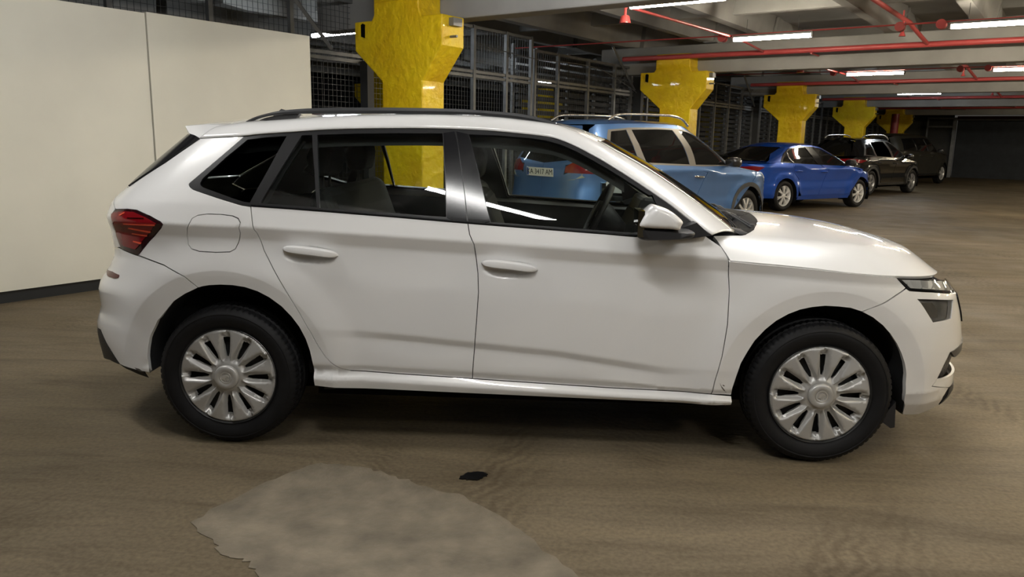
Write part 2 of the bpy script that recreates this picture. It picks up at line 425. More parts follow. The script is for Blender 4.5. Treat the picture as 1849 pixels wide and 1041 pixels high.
# ---------------------------------------------------------------- yellow columns
COLP = [(-7.05, 0), (-6.38, 0), (-6.38, 2.065), (-6.07, 2.455), (-6.07, 2.80), (-6.40, 2.80), (-6.44, 2.90), (-6.44, 3.15), (-7.18, 3.15), (-7.18, 2.86), (-7.22, 2.80), (-7.52, 2.80), (-7.52, 2.455), (-7.05, 2.068)]
rnd = random.Random(4)
def column(v0, dh, label, group=None, detail=True):
    loc = B(v0, -6.7+dh); t = empty('yellow_column', loc, label=label, cat='column', group=group)
    q = part(MB().prism([(x+dh, z) for x, z in COLP], v0, v0+.40, FR), 'shaft', YEL, t); bevel(q, .018, 3)
    if detail:
        # cast-in lifting slot and pipe clamps on the capital
        part(MB().prism([(x+dh, z) for x, z in ((-7.40, 2.62), (-7.335, 2.60), (-7.33, 2.76), (-7.37, 2.775), (-7.40, 2.76))], v0-.006, v0+.002, FR), 'lifting_slot', DARK, t)
        part(MB().box((-6.08+dh, v0+.12, 2.68), (-6.0+dh, v0+.28, 2.77), FR), 'clamp', GALV, t)
        part(MB().tube([B(v0+.15, -6.10+dh, 2.56), B(v0+.15, -5.97+dh, 2.56)], .015), 'bolt', GALV, t)
        part(MB().box((-7.15+dh, v0-.015, 3.0), (-6.47+dh, v0+.01, 3.12), FR), 'head_facing', YEL, t)
names = ['nearest yellow painted column with flared capital, beside the cream partition', 'second yellow flared column, behind the light blue SUV', 'third yellow flared column, behind the bright blue sedan', 'fourth yellow flared column, behind the glossy black SUV', 'farthest yellow flared column, behind the upright red pipe']
for k in range(5): column(V0[k+2], 0, names[k])
for k in range(1, 6): column(V0[k+1], -8.6, 'yellow column standing in the dark bay behind the mesh fence', 'columns behind the mesh fence', False)
# ---------------------------------------------------------------- red pipes
def thing_mesh(mb, name, m, label, cat, group=None, smooth=True):
    o = mb.build(name, m, None, False)
    if smooth: autosmooth(o, 40)
    return props(o, label, cat, group)
pl = ['thick red sprinkler main along the girder over the nearest yellow column', 'thick red sprinkler main crossing above the second yellow column', 'red sprinkler main crossing above the third yellow column', 'red sprinkler main crossing above the fourth yellow column', 'red sprinkler main crossing above the farthest yellow column']
for k in range(5):
    v0 = V0[k+2]; t = empty('sprinkler_main', B(v0-.075, -7.9, 3.08), label=pl[k], cat='pipe')
    autosmooth(part(MB().tube([B(v0-.075, -7.9 if k else -6.3, 3.08), B(v0-.075, 0, 3.08), B(v0-.075, 15.9, 3.08)], .047, 14), 'pipe', PIPE, t), 40)
    for hh in (-4.1, -.2, 3.8):
        part(MB().box((hh, v0-.10, 3.01), (hh+.03, v0+.40, 3.035), FR), 'bracket', PIPE, t)
    if k:
        # riser to the slab-level branch
        u = empty('branch_pipe', B(v0-1, -2.3, 3.1), label='red branch pipe rising from the sprinkler main %s' % ['', 'over the second column', 'over the third column', 'over the fourth column', 'over the farthest column'][k], cat='pipe')
        autosmooth(part(MB().tube([B(v0-7.0, -2.5, 3.31), B(v0-1.6, -2.36, 3.30), B(v0-1.15, -2.34, 3.30), B(v0-.95, -2.32, 3.25), B(v0-.1, -2.22, 3.09)], .034, 12), 'pipe', PIPE, u), 40)
        part(MB().tube([B(v0-1.6, -2.36, 3.42), B(v0-1.6, -2.36, 3.28)], .012), 'hanger', PIPE, u)
        part(MB().tube([B(v0-1.55, -2.36, 3.3), B(v0-1.55, -2.36, 3.12), B(v0-1.55, -2.36, 3.05)], [.015, .02, .05]), 'sprinkler_head', PIPE, u)
        # thin side line with a bell at its near end
        w = empty('side_pipe', B(v0-3, -4.8, 3.1), label='thin red pipe with an upside-down cup head, %s' % ['', 'nearest one, ending above the light blue SUV', 'in the bay of the third column', 'in the bay of the fourth column', 'in the bay of the farthest column'][k], cat='pipe')
        a = 9.25-14.89
        autosmooth(part(MB().tube([B(v0+a, -4.93, 3.0), B(v0+a, -4.93, 3.09), B(v0+a+.07, -4.90, 3.10), B(v0-2.4, -4.72, 3.09), B(v0-1.5, -4.80, 3.10), B(v0-.1, -4.95, 3.09)], .019, 10), 'pipe', PIPE, w), 40)
        part(MB().tube([B(v0+a, -4.93, 3.0), B(v0+a, -4.93, 2.985), B(v0+a, -4.93, 2.91), B(v0+a, -4.93, 2.90)], [.03, .055, .075, .075], 16), 'cup_head', PIPE, w)
for vv, nm in ((12.45, 'over the light blue SUV'), (19.55, 'over the bright blue sedan')):
    w = empty('conduit', B(vv, -7, 3.13), label='thin red cable conduit with round boxes across the ceiling '+nm, cat='pipe')
    autosmooth(part(MB().tube([B(vv, -9, 3.12), B(vv, -4.8, 3.10), B(vv, 0, 3.10), B(vv, 15, 3.10)], .011, 8), 'tube', PIPE, w), 40)
    for hh in (-4.85, -2.24, -1.72, 1.35, 4.3):
        autosmooth(part(MB().tube([B(vv-.06, hh, 3.07), B(vv+.06, hh, 3.07)], .065, 16), 'junction_box', PIPE, w), 40)
rp = thing_mesh(MB().tube([B(37.75, -6.58, 0), B(37.75, -6.58, 2.8)], .16, 20), 'upright_pipe', PIPE, 'thick upright dark red pipe before the farthest yellow column', 'pipe')
tp = thing_mesh(MB().tube([B(41.8, -8, 3.10), B(41.8, 15, 3.10)], .05, 10), 'red_pipe', PIPE, 'red pipe along the top of the end wall over the dark opening', 'pipe')
# ---------------------------------------------------------------- fluorescent tubes
def emis(name, col, s): return mat(name, (.9, .9, .9), .5, emis=col, estr=s)
WARM = emis('warm_tube', (1., .88, .68), TUBE_W); NEUT = emis('neutral_tube', (1., .985, .955), TUBE_W*1.12); FARW = emis('far_warm_tube', (1., .86, .62), TUBE_W*1.5); COOL = emis('cool_tube', (.86, .94, 1.), TUBE_W*.8)
def tubelight(v, h, label, warm=True, group=None, z=3.03):
    t = empty('tube_light', B(v, h, z), BROT, label, 'lamp', group)
    autosmooth(MB().tube([(0, 0, 0), (.6, 0, 0), (1.2, 0, 0)], .030, 12).build('tube', [COOL, WARM, NEUT, FARW][int(warm)], t), 40)
    MB().box((-.02, -.03, .03), (1.22, .03, .062)).build('fitting', GALV, t)
    for x in (-.03, 1.2): MB().box((x, -.028, -.026), (x+.03, .028, .04)).build('end_cap', BLACKP if not warm else GALV, t)
    for x in (.2, 1.0): MB().tube([(x, 0, .05), (x, 0, .3)], .004, 6).build('hanger', GALV, t)
tubelight(8.88, -4.66, 'warm lit tube lamp cut by the top edge of the photo, the nearest one')
tubelight(12.45, -4.66, 'warm lit tube lamp just above the red main, over the light blue SUV roof')
tubelight(12.45, -1.60, 'warm lit tube lamp at the upper right, beside a round red box')
tubelight(19.6, -4.55, 'warm lit tube lamp between the second and third red mains')
tubelight(19.6, -1.62, 'warm lit tube lamp at the right edge under the second girder')
tubelight(27.2, -4.75, 'small cool white tube lamp under the third girder, farthest one', False)
tubelight(8.84, -10.55, 'cool white tube lamp glowing behind the mesh, left of the nearest column', False)
for vv in (.96, 4.5, 8.88):
    for hh in (-4.66, -1.6, 1.4, 4.6):
        if vv > 8 and hh < -1: continue
        
        tubelight(vv, hh, 'lit tube lamp on the ceiling outside the photo', 3 if hh > 1 and vv > 2 else 2, 'tube lamps outside the frame', 3.03)
for vv in (12.45, 19.6, 27.2, 34.5):
    for hh in (1.4, 4.6, 8.): tubelight(vv, hh, 'lit tube lamp on the ceiling right of the photo', 3, 'tube lamps right of the frame')
tubelight(19, -13, 'cool tube lamp deep behind the louvred fence past the second column', False)
# ---------------------------------------------------------------- mesh cage behind the columns
def cage(va, vb, posts, top, rail, label, louv=False, pitch=.072):
    t = empty('mesh_fence', B(va, -8.0), label=label, cat='fence')
    for pv in posts:
        part(MB().box((-8.03, pv-.028, 0), (-7.97, pv+.028, top), FR), 'post', GALV, t)
    for za in (.08, rail-.055, rail+.015, top-.05):
        part(MB().box((-8.015, va, za), (-7.985, vb, za+.045), FR), 'rail', GALV, t)
    mb = MB()
    if vb-va > 0:
        for pv in np.arange(va, vb, pitch): mb.box((-8.045, pv, .1), (-8.040, pv+.004, top), FR)
        for zz in np.arange(.12, top, pitch): mb.box((-8.04, va, zz), (-8.035, vb, zz+.004), FR)
    props(part(mb, 'wire_mesh', WIRE, t), kind='stuff')
    if louv:
        for zz in np.arange(.3, 3.0, .13):
            part(MB().box((-8.42, va+.05, zz), (-8.36, vb-.05, zz+.085), FR), 'louvre', LOUV, t)
        for pv in posts: part(MB().box((-8.5, pv-.03, 0), (-8.45, pv+.03, 3.1), FR), 'louvre_post', GALV, t)
cage(-3.5, 6.9, [-2.6, -1.5, -.4, .75, 1.9, 3.0, 4.13, 5.26, 6.37], 3.36, 2.42, 'tall mesh fence showing above the cream partition')
cage(6.9, 11.6, [7.56, 8.25, 9.1, 9.95, 10.83, 11.57], 3.17, 2.42, 'mesh fence section between the nearest column and its tall corner post')
cage(11.66, 15.6, [11.69, 12.45, 13.56, 14.65, 15.4], 2.98, 2.42, 'lower mesh fence section left of the second column', True)
cage(15.7, 23.4, list(np.arange(16.2, 23.4, 1.02)), 3.0, 2.42, 'louvred mesh fence between the second and third columns', True, .1)
cage(23.5, 31.2, list(np.arange(24.0, 31.2, 1.02)), 3.0, 2.42, 'louvred mesh fence between the third and fourth columns', True, .14)
cage(31.3, 42.2, list(np.arange(32, 42, 1.05)), 3.0, 2.42, 'far louvred fence behind the fourth and farthest columns', True, .2)
for vv, n in ((15.1, 'left of the second column'), (22.9, 'left of the third column'), (6.6, 'above the end of the cream partition')):
    thing_mesh(MB().tube([B(vv-.7 if vv > 10 else vv-.5, -7.93, 3.3), B(vv+.35, -7.93, 2.5)], .03, 4), 'brace', GALV, 'slanting steel brace of the mesh fence '+n, 'brace', smooth=False)
    if vv > 10: thing_mesh(MB().box((-8.0, vv+.42, 0), (-7.8, vv+.55, 2.78), FR), 'fence_post', mat('dark_post', (.05, .052, .055), .6), 'dark square end post of the fence '+n, 'post', smooth=False)
thing_mesh(MB().box((-8.0, 7.50, 0), (-7.86, 7.62, 2.4), FR), 'fence_post', mat('dark_post', (.05, .052, .055), .6), 'dark square post beside the nearest column', 'post', smooth=False)
sg = [B(10, -7.94, 2.88), B(11.6, -7.94, 2.80), B(13, -7.94, 2.84), B(14, -7.94, 2.80), B(15, -7.94, 2.60), B(15.6, -7.9, 2.42)]
thing_mesh(MB().tube(crom(sg, 6), .008, 6), 'hanging_cable', GALV, 'thin grey cable sagging across the mesh fence to the second column', 'cable')
# a few things seen dimly through the mesh
thing_mesh(MB().tube([B(3, -9.3, 1.75), B(15, -9.3, 1.75)], .045, 8), 'red_rail', mat('dull_red', (.16, .03, .03), .5), 'dull red rail running behind the mesh fence', 'rail')
thing_mesh(MB().box((-10.4, 6.9, 0), (-9.9, 7.5, 2.2), FR), 'yellow_locker', mat('dull_yellow', (.22, .19, .03), .6), 'dull yellow upright locker behind the mesh near the partition end', 'locker', smooth=False)
thing_mesh(MB().box((-9.6, 6.1, 0), (-9.3, 6.5, 2.1), FR), 'blue_board', mat('dull_blue', (.10, .16, .26), .6), 'pale blue upright board behind the mesh by the partition end', 'board', smooth=False)
# ---------------------------------------------------------------- on the floor
def blob(name, pts, m, z=.004, parent=None, jit=.02, seed=1, sub=6):
    r = random.Random(seed); P = crom(list(pts)+[pts[0]], sub)[:-1]; P = np.array([[p[0]+r.uniform(-jit, jit), p[1]+r.uniform(-jit, jit)] for p in P])
    n = len(P); V = [(x, y, z) for x, y in P]+[(x*1.0, y*1.0, 0.0005) for x, y in P]
    return mk(name, V, [tuple(range(n))]+[(i, i+n, (i+1) % n+n, (i+1) % n) for i in range(n)], m, parent)
pm = mat('worn_concrete_patch', (.190, .160, .115), .75, noise=.30, nscale=7, bump=.5, bscale=22)
blob('concrete_patch', [(-1.17, -1.60), (-1.09, -1.38), (-.95, -1.14), (-.83, -1.05), (-.68, -1.08), (-.54, -1.14), (-.36, -1.24), (-.17, -1.34), (-.02, -1.50), (.12, -1.70), (.26, -1.95), (.0, -2.3), (-.6, -2.2), (-.80, -1.93), (-.88, -1.84), (-.98, -1.80), (-1.05, -1.72)], pm, .003, flo, .012, 3)
sc_ = blob('black_scrap', [(-.235, -1.150), (-.22, -1.115), (-.185, -1.085), (-.15, -1.09), (-.125, -1.095), (-.13, -1.125), (-.155, -1.16), (-.2, -1.165)], mat('black_scrap', (.006, .006, .007), .35), .006, None, .006, 5)
props(sc_, 'flat black scrap lying on the floor before the white car', 'scrap')
# ================================================================ the white car
car = empty('white_car', (0, 0, 0), label='white compact crossover with black roof rails parked side-on in the foreground', cat='car')
WBH = 1.3255; HUBZ = .322
zc = tab([(-2.2, 1.02), (-1.57, 1.012), (-1.16, 1.005), (-.82, .991), (-.21, .965), (.13, .948), (.37, .937), (.88, .918), (1.6, .872), (2.2, .84)])
zl = tab([(-1.2, .57), (-.84, .561), (-.71, .557), (-.46, .541), (-.19, .519), (.15, .494), (.51, .447), (.64, .430), (1.2, .43)])
zd = tab([(-2, .36), (-.72, .361), (-.21, .343), (.4, .319), (.85, .308), (1.2, .30), (2.2, .30)])
HR = [(-1.3255, .49, .41), (1.3255, .467, .40)]
HND = [aty(560, 459, -.876), aty(920, 485, -.876)]
def heroW(x, z, feat=True):
    x = np.asarray(x, float); z = np.asarray(z, float); x, z = np.broadcast_arrays(x, z)
    c = zc(x); l = zl(x); d = zd(x); amp = ss(x, -.86, -.55)*(1-ss(x, .45, .8))
    K = [(0*x, .78+0*x), (.2+0*x, .835+0*x), (.272+0*x, .868+0*x), (d-.03, .884+0*x), (d-.008, .870+0*x), (d+.004, .854+0*x), (d+.036, .872+0*x),
         (l-.10+0*x, .874+0*x), (l-.032, .878-.011*amp), (l, .8815+0*x), ((l+c)/2, .880+0*x), (c-.14, .872+0*x), (c-.058, .8655+0*x), (c, .8890+0*x), (c+.09, .861+0*x)]
    def ev(z):
        y = K[0][1]
        for i in range(len(K)-1):
            z0, y0 = K[i]; z1, y1 = K[i+1]; t = np.clip((z-z0)/(z1-z0), 0, 1); y = np.where(z >= z0, y0+(y1-y0)*t, y)
        u = z-(c+.09); return np.where(u > 0, .861-.42*u-.26*u*u, y)
    y = sum(w*ev(z+e) for e, w in ((-.007, .15), (-.0035, .22), (0, .26), (.0035, .22), (.007, .15)))
    eb = np.maximum(ss(x, 1.60, 1.72), 1-ss(x, -1.74, -1.62)); eb = eb*(1-ss(z, .42, .72)); y = y*(1-eb)+eb*(.876-.45*np.clip(.33-z, 0, 1)-.25*np.clip(.27-z, 0, 1))
    if feat:
        for cx, R2, R1 in HR:
            r = np.hypot(x-cx, z-HUBZ); inn = .017-.013*np.clip((R2-r)/(R2-R1), 0, 1.2)
            y = y+np.where(r > R2, .017*(1-ss(r, R2, R2+.16)), inn)*(z < 1.0)
        for h_ in HND:
            q = ((x-h_[0])/.125)**2+((z-h_[2]+.006)/.040)**2; y = y-.030*np.clip(1-q, 0, 1)**1.6
    return y
hF = tab([(.1, 2.10), (.2, 2.135), (.275, 2.156), (.30, 2.145), (.37, 2.14), (.44, 2.158), (.522, 2.158), (.638, 2.133), (.736, 2.10), (.80, 2.045), (.86, 1.95), (1.0, 1.9)])
hR = tab([(.1, -2.05), (.2, -2.09), (.274, -2.115), (.431, -2.15), (.508, -2.148), (.55, -2.128), (.58, -2.115), (.66, -2.122), (.69, -2.12), (.76, -2.06), (.80, -2.035), (.841, -2.015), (1.011, -2.043), (1.087, -2.02), (1.142, -1.955), (1.412, -1.64), (1.5, -1.54)])
def smooth_tab(f, w=.012): return lambda z: sum(f(np.asarray(z)+e*w)*k for e, k in ((-1, .2), (-.5, .2), (0, .2), (.5, .2), (1, .2)))
W3 = Wrap(heroW, smooth_tab(hF), smooth_tab(hR), lambda z: 1.25+0*z, tab([(0, -1.28), (1.0, -1.28), (1.4, -1.08), (1.6, -1.0)]), 3.0, 3.4)
class Pix:
    def __init__(s, surf, ar, br, na=900, nb=420):
        s.s = surf; s.ar, s.br = ar, br
        A, Bb = np.meshgrid(np.linspace(*ar, na), np.linspace(*br, nb), indexing='ij'); s.A = A.ravel(); s.B = Bb.ravel()
        P = surf(s.A, s.B); N = surf.normal(s.A, s.B); s.Q = project(P); s.bad = (np.sum(N*(CP-P), -1) < 0)*1e4
    def one(s, px, py):
        D = (s.Q[:, 0]-px)**2+(s.Q[:, 1]-py)**2+s.bad; i = np.argmin(D); a, b = s.A[i], s.B[i]; d0 = D[i]**.5
        if d0 < 3:
            a2, b2 = a, b
            for _ in range(3):
                p0 = project(s.s(a2, b2)); e = 1e-4; ja = (project(s.s(a2+e, b2))-p0)/e; jb = (project(s.s(a2, b2+e))-p0)/e
                J = np.array([ja, jb]).T
                if abs(np.linalg.det(J)) < 1e3: break
                st = np.linalg.solve(J, np.array([px, py])-p0)
                if abs(st).max() > .03: break
                a2, b2 = a2+st[0], b2+st[1]
            q = np.linalg.norm(project(s.s(a2, b2))-np.array([px, py]))
            if q < d0: a, b = a2, b2
        return (float(np.clip(a, *s.ar)), float(np.clip(b, *s.br)))
    def __call__(s, pts):
        return [p[1:] if p[0] == 'a' else s.one(*p) for p in pts]
PX = Pix(W3, (-SE, SA+SE), (.15, 1.5))
aF = SA+SE; aR = -SE
def rev(l): return list(l)[::-1]
# shared lines, read off the photograph on the flank
S_mid = [(844.7, 402.6), (856, 441), (863, 493), (864, 528), (860, 585), (855, 650), (853, 683)]
S_rear = [(452.8, 373), (455.5, 400), (463.7, 420), (476.5, 451), (494, 486), (511.7, 517), (537.4, 559), (559, 597), (575, 625), (588, 644.4), (597, 653.5), (606, 660.3), (618, 665.5), (633.6, 668.6)]
S_front = [(1286, 424.8), (1302, 445), (1311, 459), (1316, 470), (1317, 525), (1313.5, 586), (1304, 642), (1290, 690), (1284, 711)]
D_bot = [(633.6, 668.6), (716, 674), (853, 683), (900, 686.5), (1100, 699.5), (1284, 711)]
ARC_R = [(270, 672.5), (266.8, 644.4), (270.4, 611.5), (285, 578.7), (314, 544), (335, 530), (358, 519), (378, 515), (398, 514), (420, 515), (442, 518.5), (465, 526), (486, 537), (508, 553), (526, 571.4), (540, 590), (551.5, 611.5), (559, 633), (564, 655), (568, 696)]
ARC_F = [(1320.6, 713), (1323, 700), (1330, 679), (1338, 656), (1349, 637), (1363, 615), (1382, 595), (1402, 579), (1424, 567), (1445, 559), (1467, 554.5), (1490, 552.3), (1513.5, 553.5), (1536, 556), (1556, 562.5), (1576, 573), (1593.5, 587), (1607, 602), (1619, 620), (1627, 637), (1633, 655), (1636, 676), (1635, 700), (1632, 725), (1629, 748)]
H_cut = [(1316.5, 471.5), (1380, 478), (1438, 483), (1500, 489.5), (1551, 494), (1600, 499), (1619, 501.5)]
DLO_top = [(438, 246), (470, 242.5), (500, 240.3), (529, 238.5), (600, 234), (700, 232), (789, 232.3), (870, 235.5), (924.5, 240), (960, 243), (987, 247), (1014, 254), (1041, 265.5), (1068, 279.7), (1095, 295), (1122, 312), (1149, 329), (1177, 347), (1211, 371), (1251.7, 402.8), (1285, 424)]
DLO_bot = [(1273, 425), (1245, 428.4), (1205, 430), (1160, 428), (1130, 425.8), (1100, 423), (970, 413), (845, 403.2), (720, 392.5), (600, 383), (520, 376.8), (454, 372.3)]
# extra sample rows along the creases and flares
EX = []
xs = np.arange(-1.95, 1.9, .02)
for off in (-.070, -.060, -.048, -.028, -.010, -.003, .004, .012, .05, .083, .097): z_ = zc(xs)+off; EX += list(zip(W3.inv(xs, z_), z_))
x2 = np.arange(-.86, .8, .02)
for off in (-.046, -.036, -.026, -.014, -.005, .004, .013): z_ = zl(x2)+off; EX += list(zip(W3.inv(x2, z_), z_))
for off in (-.05, -.036, -.026, -.014, .014, .024, .031, .040, .050): z_ = zd(xs)+off; EX += list(zip(W3.inv(xs, z_), z_))
for cx, R2, R1 in HR:
    for rr in (R2-.03, R2-.010, R2-.003, R2+.004, R2+.02, R2+.06):
        th = np.arange(-.3, PI+.3, .035); x_ = cx+rr*np.cos(th); z_ = HUBZ+rr*np.sin(th); EX += list(zip(W3.inv(x_, z_), z_))
for h_ in HND:
    for rr in (.25, .5, .75, .95, 1.05, 1.2):
        th = np.arange(0, 2*PI, .25/rr); x_ = h_[0]+.115*rr*np.cos(th); z_ = h_[2]-.004+.036*rr*np.sin(th); EX += list(zip(W3.inv(x_, z_), z_))
EX = np.array(EX)
SIDE = []
def hp(name, px, m, holes=(), surf=W3, step=.04, gap=.0018, th=.012, extra=EX, **k):
    o = panel(name, surf, PX(px), m, car, [PX(h) for h in holes], step, gap, th, extra, **k); SIDE.append(o); return o
def label(o, t): o['label'] = t; return o
rear_door = hp('rear_door', DLO_bot[7:]+S_rear+D_bot[1:3]+rev(S_mid)[1:-1], WHITE)
front_door = hp('front_door', DLO_bot[:8]+S_mid[1:]+D_bot[3:-1]+rev(S_front)[:-1], WHITE)
fuel = [(337.8, 425), (341, 405), (347, 394), (357, 388.3), (375, 386), (400, 386.8), (420, 389.5), (430, 394), (434, 402), (434, 420), (431, 437), (425, 449), (415, 454.5), (390, 455.3), (360, 453.5), (346, 449), (340, 441)]
LIGHT = [(202.5, 386), (204, 383), (212, 377.6), (230, 377.2), (246.5, 379), (270, 389.5), (290, 400.5), (293.6, 405), (291, 411), (270, 435), (249.4, 461), (235, 455.5), (219, 448.5), (210, 425), (202.5, 395)]
quarter = hp('quarter_panel', [(361.8, 250), (400, 248), (438, 246), (441, 246.5), (395, 286), (362, 314), (345, 328), (341.6, 332), (343, 336.5), (348.8, 341.6), (390, 356), (438, 370.6), (452.8, 372.6)]+S_rear+D_bot[1:]+[(1320.6, 714), (1320, 731), (1210, 726), (1100, 721), (900, 712), (650, 701)]+rev(ARC_R)[:-6]+[(358, 519), (332.5, 498.6), (296, 478), (249.4, 461)]+rev(LIGHT[6:11])+rev(LIGHT[2:6])+[(208.5, 377.2), (209, 357.4), (232, 338), (300, 293)], WHITE, holes=[fuel])
fuel_door = hp('fuel_door', fuel, WHITE)
fender = hp('front_fender', H_cut+[(1635.8, 519.8), (1617, 533), (1598, 545.5), (1556, 562.5)]+rev(ARC_F[:14])+[(1302, 711.8)]+rev(S_front)[:-4], WHITE)
rb = [(249.4, 461.5), (296, 478.5), (332.5, 499), (358, 519)]+rev(ARC_R[:6])+[(248, 668), (216.5, 657), (199.6, 630.6), (182, 595), ('a', aR, .44), ('a', aR, .76), (215, 447), (219, 449)]
refl = [(194.8, 485.5), (203.8, 490), (215.4, 495.8), (215.5, 498.5), (213.3, 501.7), (206, 502), (194.8, 497.5)]
rear_bumper = hp('rear_bumper', rb, WHITE, th=.02)
label(hp('bumper_reflector', refl, REFL, surf=W3.shifted(.003), gap=0, step=.02), 'dark red reflector let into the rear bumper')
hp('rear_diffuser', [(182, 597), (199.6, 632), (216.5, 658), (198.5, 650), ('a', aR, .22), ('a', aR, .43)], BLACKP)
hp('light_housing', LIGHT, REDD, surf=W3.shifted(.002))
LENS = [(203, 386.5), (208, 384.5), (225, 381.8), (243, 383), (263, 392), (283, 403), (275, 413), (262, 430), (252, 443), (245.5, 450), (234, 446.5), (222.5, 443), (213, 424), (204, 397)]
tl = hp('tail_light', LENS, RED, surf=W3.shifted(.006), gap=0)
for q in ([(225, 402.5), (281, 404.6), (281, 406.6), (225, 404)], [(234, 409.5), (274, 416.5), (273, 419), (234, 411.5)], [(241, 419.5), (268, 424.3), (267, 426.5), (240, 421.5)], [(243, 434), (258, 437.5), (256, 440.5), (243, 436.5)], [(232, 393.5), (262, 394), (262, 395.5), (232, 395)], [(218, 388.5), (227, 383.5), (227, 385.5), (219, 390.5)]):
    hp('reflector_glint', q, REDB, surf=W3.shifted(.0085), gap=0, th=.002, step=.02, extra=None)  # reflector bars of the lens, lamp reflections put into their bright red
fb = [(1635.8, 520.5), (1642, 524.8), (1684, 527.2), (1726, 528.5), ('a', aF, .738), ('a', aF, .56), (1734.3, 620.4), (1715.5, 636), (1704, 659), (1692.6, 683), (1683, 697), (1699, 698.5), (1713, 699.2), (1703, 715), (1694, 730.3), (1676, 740), (1659, 747), (1640, 748)]+rev(ARC_F[15:])+[(1556, 562.5), (1598, 546), (1617, 533.5)]
low = [(1657.3, 540), (1690, 541), (1720.5, 541.5), (1719, 560), (1717, 574), (1701, 578.5), (1685, 581)]
front_bumper = hp('front_bumper', fb, WHITE, holes=[low], th=.02)
hp('lower_lamp_housing', low, mat('lamp_grey', (.22, .21, .19), .3, coat=.4, noise=.4, nscale=10), surf=W3.shifted(-.022), gap=-.001, step=.03)
hp('lamp_reflector', [(1664, 546), (1690, 546), (1700, 560), (1700, 573), (1688, 574)], mat('lamp_reflector', (.62, .58, .5), .16, metal=.8), surf=W3.shifted(-.018), gap=0, step=.03)
hp('lamp_cover', low, LAMP, surf=W3.shifted(-.003), gap=0, th=0)
hl = [(1619, 502), (1660, 502.6), (1706, 502.8), (1712.5, 505), (1721, 511.7), (1725.5, 521), (1726, 527.5), (1684, 526), (1642, 524)]
hp('headlight_housing', hl, GLOSSB, surf=W3.shifted(-.006))
def facet_mat():
    m = bpy.data.materials.new('headlight_reflector'); m.use_nodes = True; nt = m.node_tree; b = nt.nodes['Principled BSDF']
    b.inputs['Metallic'].default_value = .12; b.inputs['Roughness'].default_value = .2
    tc = nt.nodes.new('ShaderNodeTexCoord'); vo = nt.nodes.new('ShaderNodeTexVoronoi'); vo.inputs['Scale'].default_value = 22
    nt.links.new(tc.outputs['Object'], vo.inputs['Vector']); r = nt.nodes.new('ShaderNodeValToRGB'); r.color_ramp.elements[0].color = (.20, .20, .19, 1); r.color_ramp.elements[1].color = (.95, .94, .9, 1); r.color_ramp.elements[1].position = .6
    nt.links.new(vo.outputs['Color'], r.inputs['Fac']); nt.links.new(r.outputs['Color'], b.inputs['Base Color'])
    bp = nt.nodes.new('ShaderNodeBump'); bp.inputs['Strength'].default_value = .8; nt.links.new(vo.outputs['Distance'], bp.inputs['Height']); nt.links.new(bp.outputs[0], b.inputs['Normal']); return m
HREF = facet_mat()
hp('headlight_reflector', [(1630, 505.5), (1660, 505.5), (1704, 506), (1712, 508), (1719, 513.5), (1722.5, 522.5), (1684, 521.5), (1645, 519.5)], HREF, surf=W3.shifted(-.003), gap=0, step=.03)
hp('headlight_cover', hl, LAMP, surf=W3.shifted(.003), gap=0, th=0)
# nose: dark trim, mesh grille, white lip, lower lip
hp('grille_trim', [(1734.3, 619), (1715.5, 635), (1722, 645), (1733, 634), ('a', aF, .50), ('a', aF, .55)], mat('grey_trim', (.07, .065, .06), .45), surf=W3.shifted(.004), step=.03)
gm = hp('lower_grille', [(1716, 636), (1692.7, 683), (1703, 684.5), (1714, 682), ('a', aF, .375), ('a', aF, .50), (1724, 645)], mat('grille_mesh', (.012, .012, .013), .4, bump=1., bscale=70), surf=W3.shifted(-.03), step=.03)
hp('chin_lip', [(1683, 697), (1692.7, 684.5), (1706, 682), ('a', aF, .36), ('a', aF, .325), (1713, 699.2)], WHITE, surf=W3.shifted(.0), step=.03)
hp('chin_spoiler', [(1713, 700), (1694, 730.5), (1716, 721), ('a', aF, .20), ('a', aF, .32)], BLACKP, surf=W3.shifted(.003), step=.03)
ga = W3.inv(np.array([2.04]), np.array([.68]))[0]
hp('radiator_grille', [('a', ga, .60), ('a', ga, .73), ('a', aF, .76), ('a', aF, .57)], GLOSSB, surf=W3.shifted(.006), step=.04)
# glasshouse frame and panes
g_q = [(361.8, 330), (366, 322), (408, 284), (446.8, 252), (480, 248), (517.4, 245.6), (484, 306), (451, 365.5), (440, 363.8), (425, 359), (390, 346.5), (366, 337.5), (361.8, 333.5)]
g_f = [(545, 244.3), (563.2, 243.7), (567.5, 306), (572, 373.8), (520, 370), (470, 366.4), (505, 308)]
g_r = [(573.2, 243.3), (640, 241.3), (720, 240.5), (798.8, 240.8), (803, 315), (805.6, 391.3), (700, 383.8), (577, 374.7), (575, 305)]
g_d = [(847, 242.6), (900, 244.6), (960, 249.5), (987, 254), (1014, 261.5), (1041, 273.5), (1068, 288), (1095, 303.5), (1122, 320), (1149, 337.5), (1172, 352.5), (1178, 352), (1187, 372), (1197, 423.5), (1100, 416.5), (990, 408.3), (886.5, 400.5), (874, 350), (864, 308), (855, 272)]
frame = hp('window_frame', [(341.6, 331), (362, 313), (395, 285), (441, 246)]+DLO_top[1:]+DLO_bot+[(438, 370.4), (390, 356), (348.8, 341.6), (343, 336.5)], SATIN, holes=[g_q, g_f, g_r, g_d], gap=.0005, th=.02, step=.05)
label(hp('quarter_window', g_q, GLQ, surf=W3.shifted(-.008), gap=-.004, th=0, extra=None), 'dark fixed rear quarter window')
label(hp('window_pane', g_f, GLR, surf=W3.shifted(-.008), gap=-.004, th=0, extra=None), 'small fixed pane in the rear door')
label(hp('window_pane', g_r, GLS, surf=W3.shifted(-.008), gap=-.004, th=0, extra=None), 'rear door window')
